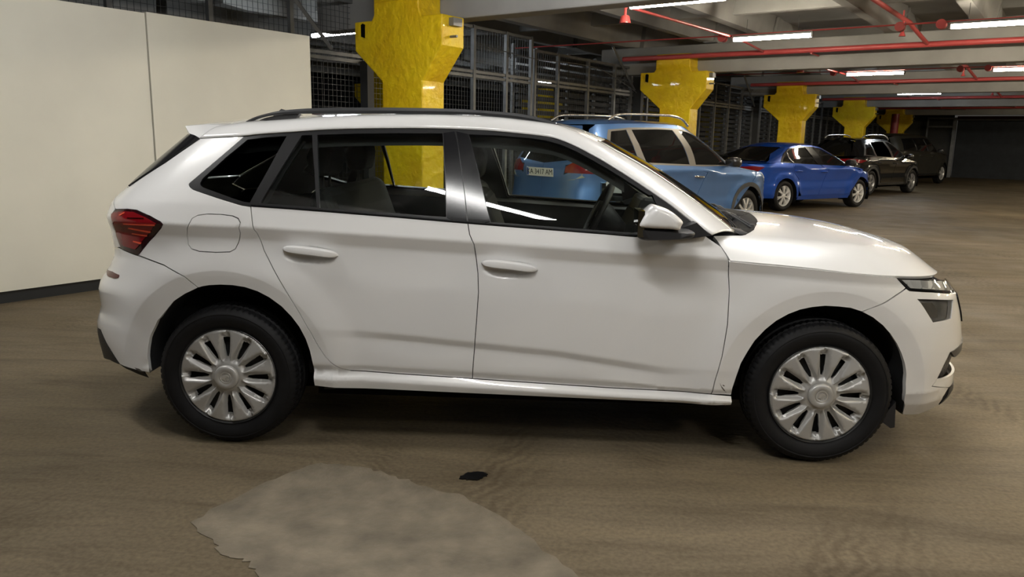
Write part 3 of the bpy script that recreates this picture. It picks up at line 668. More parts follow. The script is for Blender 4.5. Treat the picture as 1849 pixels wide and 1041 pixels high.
label(hp('window_pane', g_d, GLS, surf=W3.shifted(-.008), gap=-.004, th=0, extra=None), 'front door window')
hp('pillar_cover', [(800.3, 240.5), (821, 237.6), (827, 265), (832, 303), (839, 352), (843.4, 401.5), (824, 399.6), (807.2, 393.2), (805, 320)], GLOSSB, surf=W3.shifted(.004), gap=.0004)
hp('pillar_cover', [(823.8, 237.6), (846, 242.8), (855, 275), (864, 312), (874, 354), (885, 400.4), (866, 403.5), (846, 402), (840, 352), (834, 305)], GLOSSB, surf=W3.shifted(.004), gap=.0004)
hp('belt_strip', [(454, 369.6), (600, 379.8), (845, 399.8), (1000, 412.5), (1150, 424), (1150, 426.2), (1000, 414.5), (845, 401.9), (600, 381.8), (454, 371.6)], GLOSSB, surf=W3.shifted(.006), gap=0, extra=None)
# tailgate, rear window, spoiler blade
a_g = PX([(209, 357.4)])[0]
hp('tailgate', [(208, 377.2), (208.8, 357.4), (232, 338), ('a', aR, 1.14), ('a', aR, .76), (216, 446), (219, 448), (210, 424), (203, 395), (203.5, 384)], WHITE)
hp('rear_window', [(233, 336), (300, 291.5), (352, 257.5), (345, 246), ('a', aR, 1.40), ('a', aR, 1.15)], GLOSSB, surf=W3.shifted(.002))
hp('spoiler_blade', [(233, 336.5), (300, 291.5), (361.3, 251), (352, 246), (341.6, 242), (320, 257), (280, 289.5)], GLOSSB, surf=W3.shifted(.006), gap=0)
# roof: side bands, skin, spoiler, windscreen
def P3(px, py, y): return aty(px, py, y)
pairs = []
def onw(px, py): return W3(*PX([(px, py)])[0])
rz = .060
for q in ((361.8, 250), (400, 248), (438, 246), (470, 242.5), (529, 238.5), (600, 234), (700, 232), (789, 232.3), (870, 235.5), (924.5, 240)):
    A = onw(*q); Bp = np.array([A[0], -.575, A[2]+rz])
    if q[0] < 362: Bp = P3(413.7, 226, -.575)
    elif q[0] < 401: Bp = P3(432, 223, -.575)
    elif q[0] < 439: Bp = P3(455, 220.5, -.575)
    pairs.append((A, Bp))
for q, w, y in (((987, 247), (1000, 226), -.575), ((1014, 254), (1030, 235.5), -.577), ((1041, 265.5), (1057, 246), -.58), ((1068, 279.7), (1079, 256.8), -.585), ((1095, 295), (1108, 273.5), -.597), ((1149, 329), (1170, 308.5), -.625), ((1211, 371), (1232, 350), -.655), ((1251.7, 402.8), (1285, 388), -.68), ((1285.5, 424.5), (1324.7, 420.3), -.70)):
    pairs.append((onw(*q), P3(w[0], w[1], y)))
Al = crom([p[0] for p in pairs], 6); Bl = crom([p[1] for p in pairs], 6)
rows = []
for t in (0, .12, .25, .4, .55, .7, .85, 1):
    b = .016*math.sin(PI*t); rows.append(Al*(1-t)+Bl*t+np.array([0, -.6, .75])*b)
rs = loftpatch('roof_side', rows, WHITE, car, th=.006, flip=False); SIDE.append(rs)
nroof = 6*13+1
Br = Bl[:nroof]; tt = np.linspace(0, 1, nroof)
xc = Br[:, 0]+.0; xc = Br[:, 0]+.075*ss(tt, .75, 1)-.06*(1-ss(tt, 0, .25))
zC = tab([(-1.6, 1.455), (-1.45, 1.475), (-1.2, 1.497), (-.9, 1.517), (-.5, 1.529), (-.2, 1.526), (0, 1.511), (.2, 1.474), (.27, 1.455), (.386, 1.413), (.45, 1.385)])(xc)
rows = []
for w in np.linspace(-1, 1, 25):
    k = 1-abs(w)**2.4; rows.append(np.stack([Br[:, 0]+(xc-Br[:, 0])*(1-w*w), w*np.abs(Br[:, 1]), Br[:, 2]+(zC-Br[:, 2])*k], -1))
roof = loftpatch('roof', rows, WHITE, car, th=.004, flip=False)
# rear spoiler
e0 = [Al[0]]+[rows[i][0] for i in range(0, 13)]
full0 = [Al[0]]+[rows[i][0] for i in range(0, 25)]+[Al[0]*np.array([1, -1, 1])]
lipL = [P3(343, 241, -.60), P3(349, 231.5, -.55)]
full1 = []
for p in full0:
    w = min(1, abs(p[1])/.60); s_ = 1 if p[1] > 0 else -1
    x = -1.652+.07*w**3; z = 1.450-.018*w**2
    if abs(p[1]) > .6: x, z, yy = lipL[0][0], lipL[0][2], .605
    else: yy = abs(p[1])*.98
    full1.append(np.array([x, s_*yy, z]))
full2 = [p+np.array([.012, 0, -.035]) for p in full1]
full3 = [np.array([a[0]+.0, a[1], a[2]-.05]) for a in full0]
mid = [(np.array(a)+b)/2+np.array([0, 0, .004]) for a, b in zip(full0, full1)]
sp = loftpatch('rear_spoiler', [full0, mid, full1, full2, full3], WHITE, car); autosmooth(sp, 30)
# windscreen
Wl = Bl[nroof-1:]; n_ = len(Wl); rows = []
for w in np.linspace(-1, 1, 21):
    t = np.linspace(0, 1, n_); bx = .07*(1-t)+.155*t; bz = .022*(1-t)-.016*t; k = 1-w*w
    rows.append(np.stack([Wl[:, 0]+bx*k, w*np.abs(Wl[:, 1]), Wl[:, 2]+bz*k+.0], -1))
ws = loftpatch('windscreen', rows, GLW, car)
# black ceramic edge of the windscreen and bright line
SIDE.append(loftpatch('windscreen_edge', [Wl+np.array([0, 0, .001]), Wl+np.array([.004, 0, .006]), Wl+np.array([.012, .035, .004]), Wl+np.array([.014, .05, .002])], GLOSSB, car, th=.002))
SIDE.append(loftpatch('pillar_moulding', [Wl+np.array([-.003, -.004, .002]), Wl+np.array([.001, 0, .009]), Wl+np.array([.006, .006, .006])], mat('bright_moulding', (.5, .48, .42), .2, metal=.6), car, th=.003))
# header strip between roof and windscreen
hd = [np.array(r[-1]) for r in []]
# bonnet
zcut = tab([(0, .935), (2.18, .9115), (2.47, .8925), (2.72, .8725), (2.90, .8605), (3.25, .840), (3.95, .814)])
Zc = smooth_tab(tab([(.7, 1.085), (.95, 1.055), (1.12, 1.042), (1.22, 1.038), (1.44, 1.022), (1.66, .990), (1.86, .938), (2.0, .888), (2.1, .84)]), .06)
def bon(a, r):
    P = W3.raw(a, zcut(a)); x0, y0 = P[..., 0], P[..., 1]; xs_ = np.minimum(x0, 1.25); x = xs_+(x0-xs_)*r; y = y0*r; q = np.clip((1-r)/.20, 0, 1)
    k = 1-(1-q)**1.9; top = Zc(x)-.055*(np.abs(y)/.75)**2.2; z0 = zcut(a); return np.stack([x, y, z0+(top-z0)*k], -1)
BN = Func(bon, 1); 
if BN.normal(2.3, .3)[2] < 0: BN.sign = -1
PB = Pix(BN, (1.9, aF), (.004, 1.0), 500, 300)
def cw(x, y): return (float(W3.inv(np.array([x]), np.array([.9]))[0]), abs(y)/.875)
cowl = [cw(.965, -.715), cw(.985, -.70), cw(1.05, -.59), cw(1.13, -.36), cw(1.16, -.19), cw(1.185, 0.004)]
hpoly = PB([(1286, 425.5), (1302, 446), (1311, 459), (1317, 471)])+[('x',)]
hpoly = PB([(1287, 425.5), (1302, 446), (1311, 459)])+[(float(W3.inv(np.array([.885]), np.array([.9]))[0]), 1.)]+[(a_, 1.) for a_ in np.linspace(2.25, aF, 24)]+[(aF, .004), (cowl[-1][0], .004)]+cowl[::-1]
SIDE.append(loftpatch('bonnet_gap_shade', [[W3(a_, float(zcut(a_)))+np.array([0, .020, -.03]) if a_ < 3.3 else W3(a_, float(zcut(a_)))+np.array([-.02, .010, -.03]) for a_ in np.linspace(2.15, aF, 30)], [W3(a_, float(zcut(a_)))+np.array([0, .020, .006]) if a_ < 3.3 else W3(a_, float(zcut(a_)))+np.array([-.02, .010, .002]) for a_ in np.linspace(2.15, aF, 30)]], DARK, car))  # added dark strip behind the bonnet cut, stands for the shade in the gap
bonnet = panel('bonnet', BN, hpoly, WHITE, car, (), .035, .003, .015, np.array([(a_, r_) for a_ in np.arange(1.95, aF, .03) for r_ in (.72, .78, .84, .89, .93, .965, .985)]))
SIDE.append(bonnet)
ck = [BN(*c) for c in cowl]; ckp = crom([BN(*c) for c in [cowl[0]]+cowl[1:]], 5)
wsb = np.array([r[-1] for r in rows])[:11]     # windscreen foot, right half
tq = np.linspace(0, 1, len(ckp)); wq = np.array([wsb[int(round(t*10))] for t in tq])
SIDE.append(loftpatch('cowl_cover', [wq+np.array([0, 0, -.004]), (wq+ckp)/2+np.array([0, 0, .004]), ckp+np.array([0, 0, .001]), ckp+np.array([.004, 0, -.03])], mat('cowl_black', (.010, .010, .011), .75, spec=.15), car))
# wipers
for (x0, y0, x1, y1, nm) in ((1.06, -.50, 1.00, .22, 'wiper'), (1.10, .02, 1.02, .62, 'wiper')):
    mb = MB(); mb.tube([(x0+.01, y0, 1.02), (x0+.0, (y0+y1)/2, 1.045), (x1-.005, y1, 1.035)], .006, 8); mb.tube([(x0-.03, y0-.12, 1.028), (x0-.03, (y0+y1)/2, 1.055), (x1-.03, y1+.05, 1.038)], .005, 8); mb.tube([(x0+.01, y0, .99), (x0+.01, y0, 1.03)], .012, 8)
    mb.build(nm, BLACKP, car, True)
# roof rails
rt = [P3(x, y, -.56) for x, y in ((443, 220.3), (460, 212), (483, 205), (510, 199.6), (550, 196.2), (600, 194.5), (700, 194.2), (803, 196), (870, 199.3), (938, 205.5), (978, 213.5), (1006, 223), (1047, 243.3))]
rbm = [P3(x, y, -.56) for x, y in ((448, 221), (472, 212.5), (492, 208.2), (516, 205.8), (555, 205), (600, 205), (700, 205.3), (803, 206.2), (870, 208.5), (932, 214.5), (972, 222), (1000, 230.5), (1040, 243.5))]
rt = crom(rt, 4); rbm = crom(rbm, 4); o_ = np.array([0, .012, 0]); i_ = np.array([0, -.014, 0])
SIDE.append(autosmooth(loftpatch('roof_rail', [rbm-o_*0+i_*.6, (rt+rbm)/2+i_*1.2, rt+i_*.8, rt+o_, rbm+o_*1.2, rbm+i_*.6], mat('rail_black', (.03, .031, .034), .38), car), 50))
for q in ([(462, 219.5), (478, 213), (497, 208.5), (516, 205.5), (541, 204.8), (531, 216), (500, 217.5)], [(922, 213), (950, 217), (985, 225), (1030, 242), (1005, 238), (965, 230.5), (930, 225.5)]):
    pts = [P3(x, y, -.558) for x, y in q]; n = len(pts); V = pts+[p+np.array([0, .03, -.004]) for p in pts]
    SIDE.append(mk('rail_foot', V, [tuple(range(n)), tuple(range(2*n-1, n-1, -1))]+[(i, i+n, (i+1) % n+n, (i+1) % n) for i in range(n)], mat('rail_foot_grey', (.06, .06, .062), .4), car))
# aerial
ax = P3(523, 200, 0); mk('aerial', [(ax[0]-.07, -.018, 1.50), (ax[0]+.10, 0, 1.50), (ax[0]-.07, .018, 1.50), (ax[0]-.045, 0, ax[2]+.01), (ax[0]-.09, 0, 1.50)], [(0, 1, 3), (1, 2, 3), (2, 4, 3), (4, 0, 3), (0, 4, 2, 1)], BLACKP, car, False)
# door handles
for (hx, hz), nm in (((HND[0][0], HND[0][2]), 'door_handle'), ((HND[1][0], HND[1][2]), 'door_handle')):
    prof = []
    L = .122
    for u in np.linspace(-1, 1, 21):
        xx = hx+u*L; base = -heroW(np.array(xx), np.array(hz+.012), False); e = (1-abs(u)**4)**.5 if abs(u) < 1 else 0
        hgt = .0175*max(.12, e)*(1 if u < 0 else 1); zz = hz+.014-.012*u*1.0-.004*u*u; out = .004+.036*max(0, (1-u**4))**.7
        prof.append([(xx, base-out*c-.0, zz+hgt*s) for c, s in ((0, 1.1), (.55, 1.12), (.92, .8), (1, .1), (.96, -.6), (.7, -.92), (.45, -.95), (.45, .5))])
    mb = MB(); mb.grid(prof, closev=True); mb.F += [tuple(range(8)), tuple(160+i for i in range(8))[::-1]]
    hd_ = mb.build(nm, WHITE, car, True); autosmooth(hd_, 45); SIDE.append(hd_)
# mirrors
def blobloft(name, poly, ys, sc, m, parent, cz=0.):
    P = crom(list(poly)+[poly[0]], 4)[:-1]; c = P.mean(0); mb = MB(); R_ = []
    for y, (s_, dx) in zip(ys, sc): R_.append([(c[0]+dx+(p[0]-c[0])*s_, y, c[1]+cz*(1-s_)+(p[1]-c[1])*s_) for p in P])
    n = len(P); mb.grid(R_, closev=True); k = len(R_); mb.F += [tuple(range(n)), tuple((k-1)*n+i for i in range(n))[::-1]]
    return autosmooth(mb.build(name, m, parent, True), 50)
def pxz(pts, y): return [(lambda p: (p[0], p[2]))(P3(a, b_, y)) for a, b_ in pts]
cap = pxz([(1153.7, 397.5), (1162, 384), (1177, 370.5), (1188, 371.5), (1205, 377.5), (1220, 387), (1233, 399.5), (1230, 408), (1226, 415), (1208, 413.5), (1154, 409.5)], -1.04)
SIDE.append(blobloft('mirror_cap', cap, [-.90, -.93, -.98, -1.03, -1.07, -1.085, -1.09], [(.72, .0), (.9, 0), (1, 0), (1, 0), (.93, 0), (.8, 0), (.5, 0)], WHITE, car))
low_ = pxz([(1149, 410), (1160, 411.5), (1205, 414), (1226, 416), (1252, 418), (1250, 427), (1230, 430), (1205, 431.5), (1175, 432), (1160, 431.5), (1151, 427)], -1.02)
SIDE.append(blobloft('mirror_base', low_, [-.86, -.92, -.98, -1.03, -1.06, -1.075], [(.7, .04), (.9, .01), (1, 0), (1, 0), (.95, 0), (.75, 0)], BLACKP, car))
mx = P3(1151, 400, -1.0); SIDE.append(MB().box((mx[0]-.006, -1.07, mx[2]-.055), (mx[0]+.02, -.92, mx[2]+.05)).build('mirror_glass', mat('mirror_glass', (.7, .75, .74), .03, metal=1.), car))
SIDE.append(MB().prism(pxz([(1195, 421), (1255, 400), (1280, 423), (1245, 428), (1203, 429)], -.88), -.92, -.84).build('mirror_foot', BLACKP, car))
# dark shell behind the outer skin
ang = np.linspace(-.35, PI+.35, 24)
def arch(cx, r): return [(cx+r*math.cos(t), HUBZ+r*math.sin(t)) for t in ang[::-1]]
top = [(x, float(zc(x))+.055) for x in np.arange(-1.3, .8, .1)]+[(.9, .88), (1.2, .86), (1.7, .80)]
bot = [(1.72, .26)]+[p for p in arch(1.3255, .425)[::-1] if p[1] > .24]+[(.7, .26), (-.7, .27)]+[p for p in arch(-1.3255, .43)[::-1] if p[1] > .24]+[(-1.85, .28)]
lo_a = lambda P_: [(float(W3.inv(np.array([x]), np.array([z]))[0]), z) for x, z in P_]
poly = [(aR, .30), (aR, .95)]+lo_a([(-1.9, 1.0), (-1.6, 1.03)])+lo_a(top)+[(aF, .74), (aF, .30)]+lo_a(bot)
SIDE.append(panel('inner_shell', W3.shifted(-.045), poly, CABIN, car, (), .09, 0, 0, None))
# wheel housings and floor pan
def liner(cx, arc):
    Q = [W3(*q) for q in PX(arc)]; Q = [np.array([q[0], q[1], q[2]]) for q in crom(Q, 3)]
    mb = MB(); P = []
    for q in Q:
        d = np.array([cx-q[0], 0, HUBZ-q[2]]); d /= np.linalg.norm(d); q = q-d*.004
        P.append([q+np.array([0, .006, 0]), q+np.array([0, .03, 0])+d*.004, np.array([q[0], -.62, q[2]])])
    mb.grid(P); V = [p[2] for p in P]; k = len(mb.V); mb.V += [(cx, -.62, HUBZ)]+V; mb.F += [(k, k+1+i, k+2+i) for i in range(len(V)-1)]
    return mb.build('wheel_housing', mat('housing_felt', (.009, .009, .010), .9, bump=.2, bscale=120), car, True)
SIDE.append(liner(-WBH, ARC_R)); SIDE.append(liner(WBH, ARC_F))
MB().box((-1.45, -.6, .2), (1.6, .6, .30)).build('floor_pan', DARK, car); MB().box((-1.95, -.5, .33), (-1.45, .5, .40)).build('rear_floor_pan', DARK, car)
MB().box((-.93, -.80, .235), (.93, .80, .30)).build('sill_underside', DARK, car)
SIDE.append(MB().prism([(1.60, .21), (1.650, .175), (1.668, .18), (1.66, .30)], -.855, -.70).build('mud_flap', BLACKP, car))
# cabin
MB().box((-1.0, -.70, .30), (1.1, .70, .36)).build('cabin_floor', CABIN, car)
def seat(x, y, w, name='seat', front=True):
    t = empty(name, (x, y, 0), parent=car)
    b_ = MB().prism([(-.02, .40), (.46, .44), (.50, .54), (.42, .60), (.0, .55)], -w/2, w/2).build('seat_cushion', FABRIC, t); bevel(b_, .04, 3)
    b_ = MB().prism([(-.02, .52), (.12, .56), (.0, .86), (-.10, 1.14), (-.17, 1.17), (-.22, 1.10), (-.14, .80)], -w/2, w/2).build('backrest', FABRIC, t); bevel(b_, .045, 3)
    n = 1 if front else 2
    for k in range(n):
        yy = 0 if n == 1 else (-.36, .36)[k]
        h_ = MB().prism([(-.24, 1.21), (-.14, 1.21), (-.12, 1.33), (-.16, 1.385), (-.22, 1.38), (-.255, 1.30)], yy-.13, yy+.13).build('headrest', FABRIC, t); bevel(h_, .035, 3)
        for dy in (-.06, .06): MB().tube([(-.19, yy+dy, 1.12), (-.19, yy+dy, 1.24)], .007, 8).build('headrest_post', STEEL, t)
    return t
seat(-.80, 0, 1.22, 'rear_seat', False)
for y, sx_ in ((-.36, -.075), (.36, -.16)): seat(sx_, y, .50, 'front_seat')
pr = MB().prism([(.50, .55), (1.05, .55), (1.10, .98), (.92, 1.035), (.70, 1.06), (.62, 1.03), (.56, .90)], -.70, .70).build('dashboard', CABIN, car); bevel(pr, .03, 3)
bin_ = MB().prism([(.60, 1.0), (.88, 1.03), (.80, 1.085), (.64, 1.10)], .18, .58).build('instrument_hood', CABIN, car); bevel(bin_, .02, 2)
sw = empty('steering_wheel', (.40, .37, .985), parent=car); sw.rotation_euler = (0, math.radians(26), 0)
MB().tube([(0, .185*math.cos(t), .185*math.sin(t)) for t in np.arange(0, 2*PI, PI/24)], .017, 10, closed=True).build('rim', CABIN, sw, True)
for t in (0, PI, -PI/2): MB().box((-.012, -.016, .03), (.012, .016, .18), lambda x, y, z, t=t: (x, y*math.cos(t+PI/2)+z*math.cos(t), -y*math.sin(t+PI/2)*0+z*math.sin(t)+y*math.sin(t+PI/2))).build('spoke', CABIN, sw)
MB().tube([(-.02, 0, 0), (.03, 0, 0), (.2, 0, -.04)], [.075, .085, .05], 16).build('boss', CABIN, sw, True)
hlr = []
for w in np.linspace(-1, 1, 13):
    k = 1-abs(w)**2.4; hlr.append(np.stack([Br[:, 0], w*np.abs(Br[:, 1])*.98, Br[:, 2]-.055+(zC-Br[:, 2])*k*.6], -1)[4:-4])
loftpatch('headliner', hlr, LINER, car)
for s_, n_ in ((1, 0),):
    # inner pillars and upper side trims, doubled on the far side
    def inner(px, off, m=LINER): o = panel('pillar_trim', W3.shifted(off), PX(px), m, car, (), .06, 0, .01, None); SIDE.append(o)
    inner([(800, 243), (846, 243), (868, 320), (886, 402), (808, 394), (804, 320)], -.06, mat('pillar_grey', (.07, .073, .07), .8))
    inner([(517, 246), (546, 244), (505, 308), (470, 368), (448, 366), (484, 306)], -.05)
    SIDE.append(loftpatch('cant_trim', [Al[6:-20]+np.array([0, .03, -.075]), Al[6:-20]+np.array([0, .07, -.02]), Al[6:-20]+np.array([0, .11, .03])], LINER, car))
MB().box((.52, -.10, 1.27), (.55, .14, 1.34)).build('rear_view_mirror', CABIN, car)
# ---------------------------------------------------------------- wheels
def polar(pts): return [(r*math.cos(a), r*math.sin(a)) for r, a in pts]
def tyre_mesh(R, rr, w, n=288, sipe=True):
    "outer face towards -y"
    h = w/2
    prof = [(-h*.80, rr-.008), (-h*.90, rr+.004), (-h*.98, rr+.02), (-h*1.03, rr+.035), (-h*1.06, rr+(R-rr)*.52), (-h*1.02, rr+(R-rr)*.72), (-h*.96, R-.022), (-h*.90, R-.012), (-h*.84, R-.007), (-h*.62, R-.002), (-h*.58, R-.010), (-h*.50, R-.010), (-h*.46, R), (-h*.12, R), (-h*.08, R-.009), (h*.08, R-.009), (h*.12, R), (h*.46, R), (h*.5, R-.01), (h*.62, R-.002), (h*.9, R-.012), (h*1.0, R-.03), (h*1.05, rr+(R-rr)*.5), (h*.98, rr+.02), (h*.8, rr-.008)]
    P = lathe(prof, n)
    if sipe:
        for i in range(n):
            for j in (7, 8, 9, 12, 13):
                if (i+(j in (12, 13))*2) % 4 == 0: v = P[i, j]; k = 1-.0045/np.hypot(v[0], v[2]); P[i, j, 0] *= k; P[i, j, 2] *= k
    return P
def hubcap(parent, R, n=12):
    depth = .032
    def f(r, a, edge=0): return -.0
    # blades and slots laid out in polar coordinates on a shallow dome
    def yof(x, z):
        r = np.hypot(x, z); a = np.arctan2(z, x); u = ((a/(2*PI)*n) % 1.0)     # slot centred on u=0
        dome = -.010*(1-(r/R)**2)+.012*ss(r, R*.96, R)
        du = np.minimum(u, 1-u)*2*PI/n*r; near = 1-np.clip((du-.0145)/.008, 0, 1); rg = np.clip((r/R-.28)/.10, 0, 1)*(1-np.clip((r/R-.86)/.085, 0, 1))
        tw = .007*np.where(u < .5, u, 1-u)*0+.012*(u-.5)*ss(r, R*.35, R*.7)*(1-ss(r, R*.93, R))
        return dome+.020*near*rg+tw+.006*(1-ss(r, R*.27, R*.33))
    S = Func(lambda x, z: np.stack([x, yof(x, z), z], -1))
    rim = [(R*math.cos(t), R*math.sin(t)) for t in np.arange(0, 2*PI, PI/60)]
    slots = []
    for k in range(n):
        a = 2*PI*k/n; c, s_ = math.cos(a), math.sin(a)
        slots.append([(c*r-s_*d, s_*r+c*d) for r, d in ((R*.40, -.0045), (R*.50, -.0108), (R*.82, -.0142), (R*.83, .0138), (R*.58, .0105), (R*.42, .0045))])
    ex = []
    for k in range(n):
        a = 2*PI*k/n
        for d in (-.0232, -.0218, -.0152, .0152, .0218, .0232):
            for r in np.arange(R*.34, R*.93, .010): ex.append((math.cos(a)*r-math.sin(a)*d, math.sin(a)*r+math.cos(a)*d))
    for rr in (R*.275, R*.285, R*.32, R*.855, R*.87, R*.94, R*.955, R*.98):
        ex += [(rr*math.cos(t), rr*math.sin(t)) for t in np.arange(0, 2*PI, .012/rr)]
    S.sign = 1
    if S.normal(np.array(.1), np.array(.05))[1] > 0: S.sign = -1
    o = panel('wheel_cover', S, rim, SILVER, parent, slots, .012, 0, .010, ex, bstep=.008)
    return o
def ring_mesh(r0, r1, y0, y1, n=48):
    P = lathe([(y0, r0), (y1, r0), (y1, r1), (y0, r1)], n); return P
def hero_wheel(x, mir, letter):
    t = empty('wheel', (x, -.865 if not mir else .865, HUBZ), parent=car)
    if mir: t.rotation_euler = (0, 0, PI)
    off = .1
    mb = MB(); mb.grid(tyre_mesh(.322, .222, .205)+np.array([0, off, 0]), closeu=True); ty = mb.build('tyre', RUBBER, t, True); autosmooth(ty, 40)
    mb = MB(); mb.grid(lathe([(0.0, .224), (.012, .214), (.03, .205), (.10, .198), (.19, .21)], 64), closeu=True); mb.build('rim', STEEL, t, True)
    mb = MB(); mb.grid(lathe([(.05, .198), (.045, .10), (.035, .05), (.03, .001)], 48), closeu=True); mb.build('steel_disc', STEEL, t, True)
    hubcap(t, .2195)
    mb = MB(); mb.grid(lathe([(-.006, .056), (-.016, .055), (-.0215, .050), (-.022, .030), (-.0195, .028), (-.0195, .001)], 48), closeu=True); mb.build('centre_cap', SILVER, t, True)
    mb = MB(); mb.grid(lathe([(-.0185, .0225), (-.0225, .0225), (-.0225, .0265), (-.0185, .0265)], 40), closeu=True, closev=True)
    mb.prism([(-.018, -.006), (-.010, .008), (.002, .013), (.012, .010), (.016, .002), (.006, .004), (.0, .002), (-.008, -.010)], -.0225, -.0185)
    for k in range(3): mb.prism([(-.006+.008*k, -.002), (-.001+.008*k, -.001), (-.001+.008*k, -.017+.002*k), (-.004+.008*k, -.016+.002*k)], -.0222, -.0185)
    mb.build('cap_emblem', mat('emblem_silver', (.62, .61, .58), .28, metal=.5), t)
    # raised shoulder ring on the side wall
    mb = MB(); mb.grid(lathe([(-.006+.0, .292), (-.0085, .289), (-.006, .286)], 96), closeu=True); mb.build('sidewall_rib', RUBBER, t, True)
    return t
import time
t0 = time.time()
for x in (-WBH, WBH):
    w_ = hero_wheel(x, False, x > 0)
    c_ = copytree(w_, car); c_.location.y = .865; c_.rotation_euler = (0, 0, PI)
for c_ in mirrored(SIDE, car): pass

for q in ([(1299, 690), (1303, 697), (1308, 703), (1312, 708), (1309, 707), (1303, 700)], [(1304, 694), (1307, 694.5), (1309, 697), (1306, 696.5)]):
    o = panel('scuff_mark', W3.shifted(.0008), PX(q), mat('scuff_dark', (.10, .09, .08), .7), car, (), .01, 0, 0, None)
for q in ([(243, 663), (252, 665.5), (260, 671), (254, 671), (247, 667)], [(270, 664), (272, 668), (273, 673), (271, 672)]):
    o = panel('scuff_mark', W3.shifted(.0008), PX(q), mat('scuff_dark', (.10, .09, .08), .7), car, (), .01, 0, 0, None)
# ================================================================ parked cars in the background
def bgW(sp):
    zc_ = tab(sp['crease']); w0 = sp['w0']; tz = sp['top_z']; ty = sp['top_y']
    def f(x, z):
        x = np.asarray(x, float); z = np.asarray(z, float); x, z = np.broadcast_arrays(x, z); c = zc_(x); belt = c+.09
        K = [(.10+0*x, w0-.11+0*x), (.22+0*x, w0-.05+0*x), (.34+0*x, w0-.01+0*x), (.5+0*x, w0-.012+0*x), (.62+0*x, w0-.022+0*x), (c-.10, w0-.014+0*x), (c, w0+.004+0*x), (belt, w0-.022+0*x),
             (belt+(tz-belt)*.5, w0-.022-(w0-.022-ty)*.42+0*x), (tz+0*x, ty+0*x), (tz+.3+0*x, ty-.25+0*x)]
        y = K[0][1]
        for i in range(len(K)-1):
            z0, y0 = K[i]; z1, y1 = K[i+1]; t = np.clip((z-z0)/(z1-z0), 0, 1); y = np.where(z >= z0, y0+(y1-y0)*t, y)
        h = sp['wb']/2
        for cx in (-h, h):
            r = np.hypot(x-cx, z-sp['R']); y = y+.022*(1-ss(r, sp['arch']+.05, sp['arch']+.2))*(z < 1.0)
        return y
    return f
def spoke_wheel(parent, x, y, sp):
    R, rr = sp['R'], sp['rim']; t = empty('wheel', (x, y, R), parent=parent)
    if y > 0: t.rotation_euler = (0, 0, PI)
    mb = MB(); mb.grid(tyre_mesh(R, rr, .22, 72, False)+np.array([0, .1, 0]), closeu=True); autosmooth(mb.build('tyre', RUBBER, t, True), 40)
    mb = MB(); mb.grid(lathe([(-.005, rr), (.004, rr-.006), (.02, rr-.018), (.12, rr-.025)], 48), closeu=True); mb.build('rim', sp['rimmat'], t, True)
    mb = MB(); mb.grid(lathe([(.075, rr-.02), (.075, .001)], 36), closeu=True); mb.build('brake_disc', STEEL, t, True)
    n, wd, twin = sp['spokes']; mb = MB()
    for k in range(n):
        a0 = 2*PI*k/n+PI/2
        for da in ((-twin, twin) if twin else (0,)):
            V = []
            for r, w, yy, q in ((.045, wd*.9, .004, 0), (rr*.55, wd*.75, .0, .5), (rr-.008, wd*(1.25 if twin == 0 else .8), .012, 1)):
                a = a0+da*(.25+.75*q); c, s_ = math.cos(a), math.sin(a)
                V += [(c*r-s_*w/2, yy-.006, s_*r+c*w/2), (c*r+s_*w/2, yy-.006, s_*r-c*w/2), (c*r+s_*w*.35, yy+.03, s_*r-c*w*.35), (c*r-s_*w*.35, yy+.03, s_*r+c*w*.35)]
            mb.add(V, [(i*4+j, i*4+(j+1) % 4, i*4+4+(j+1) % 4, i*4+4+j) for i in range(2) for j in range(4)])
    mb.build('spokes', sp['rimmat'], t)
    mb = MB(); mb.grid(lathe([(.02, .052), (-.004, .05), (-.010, .03), (-.010, .001)], 24), closeu=True); mb.build('hub', sp['rimmat'], t, True)
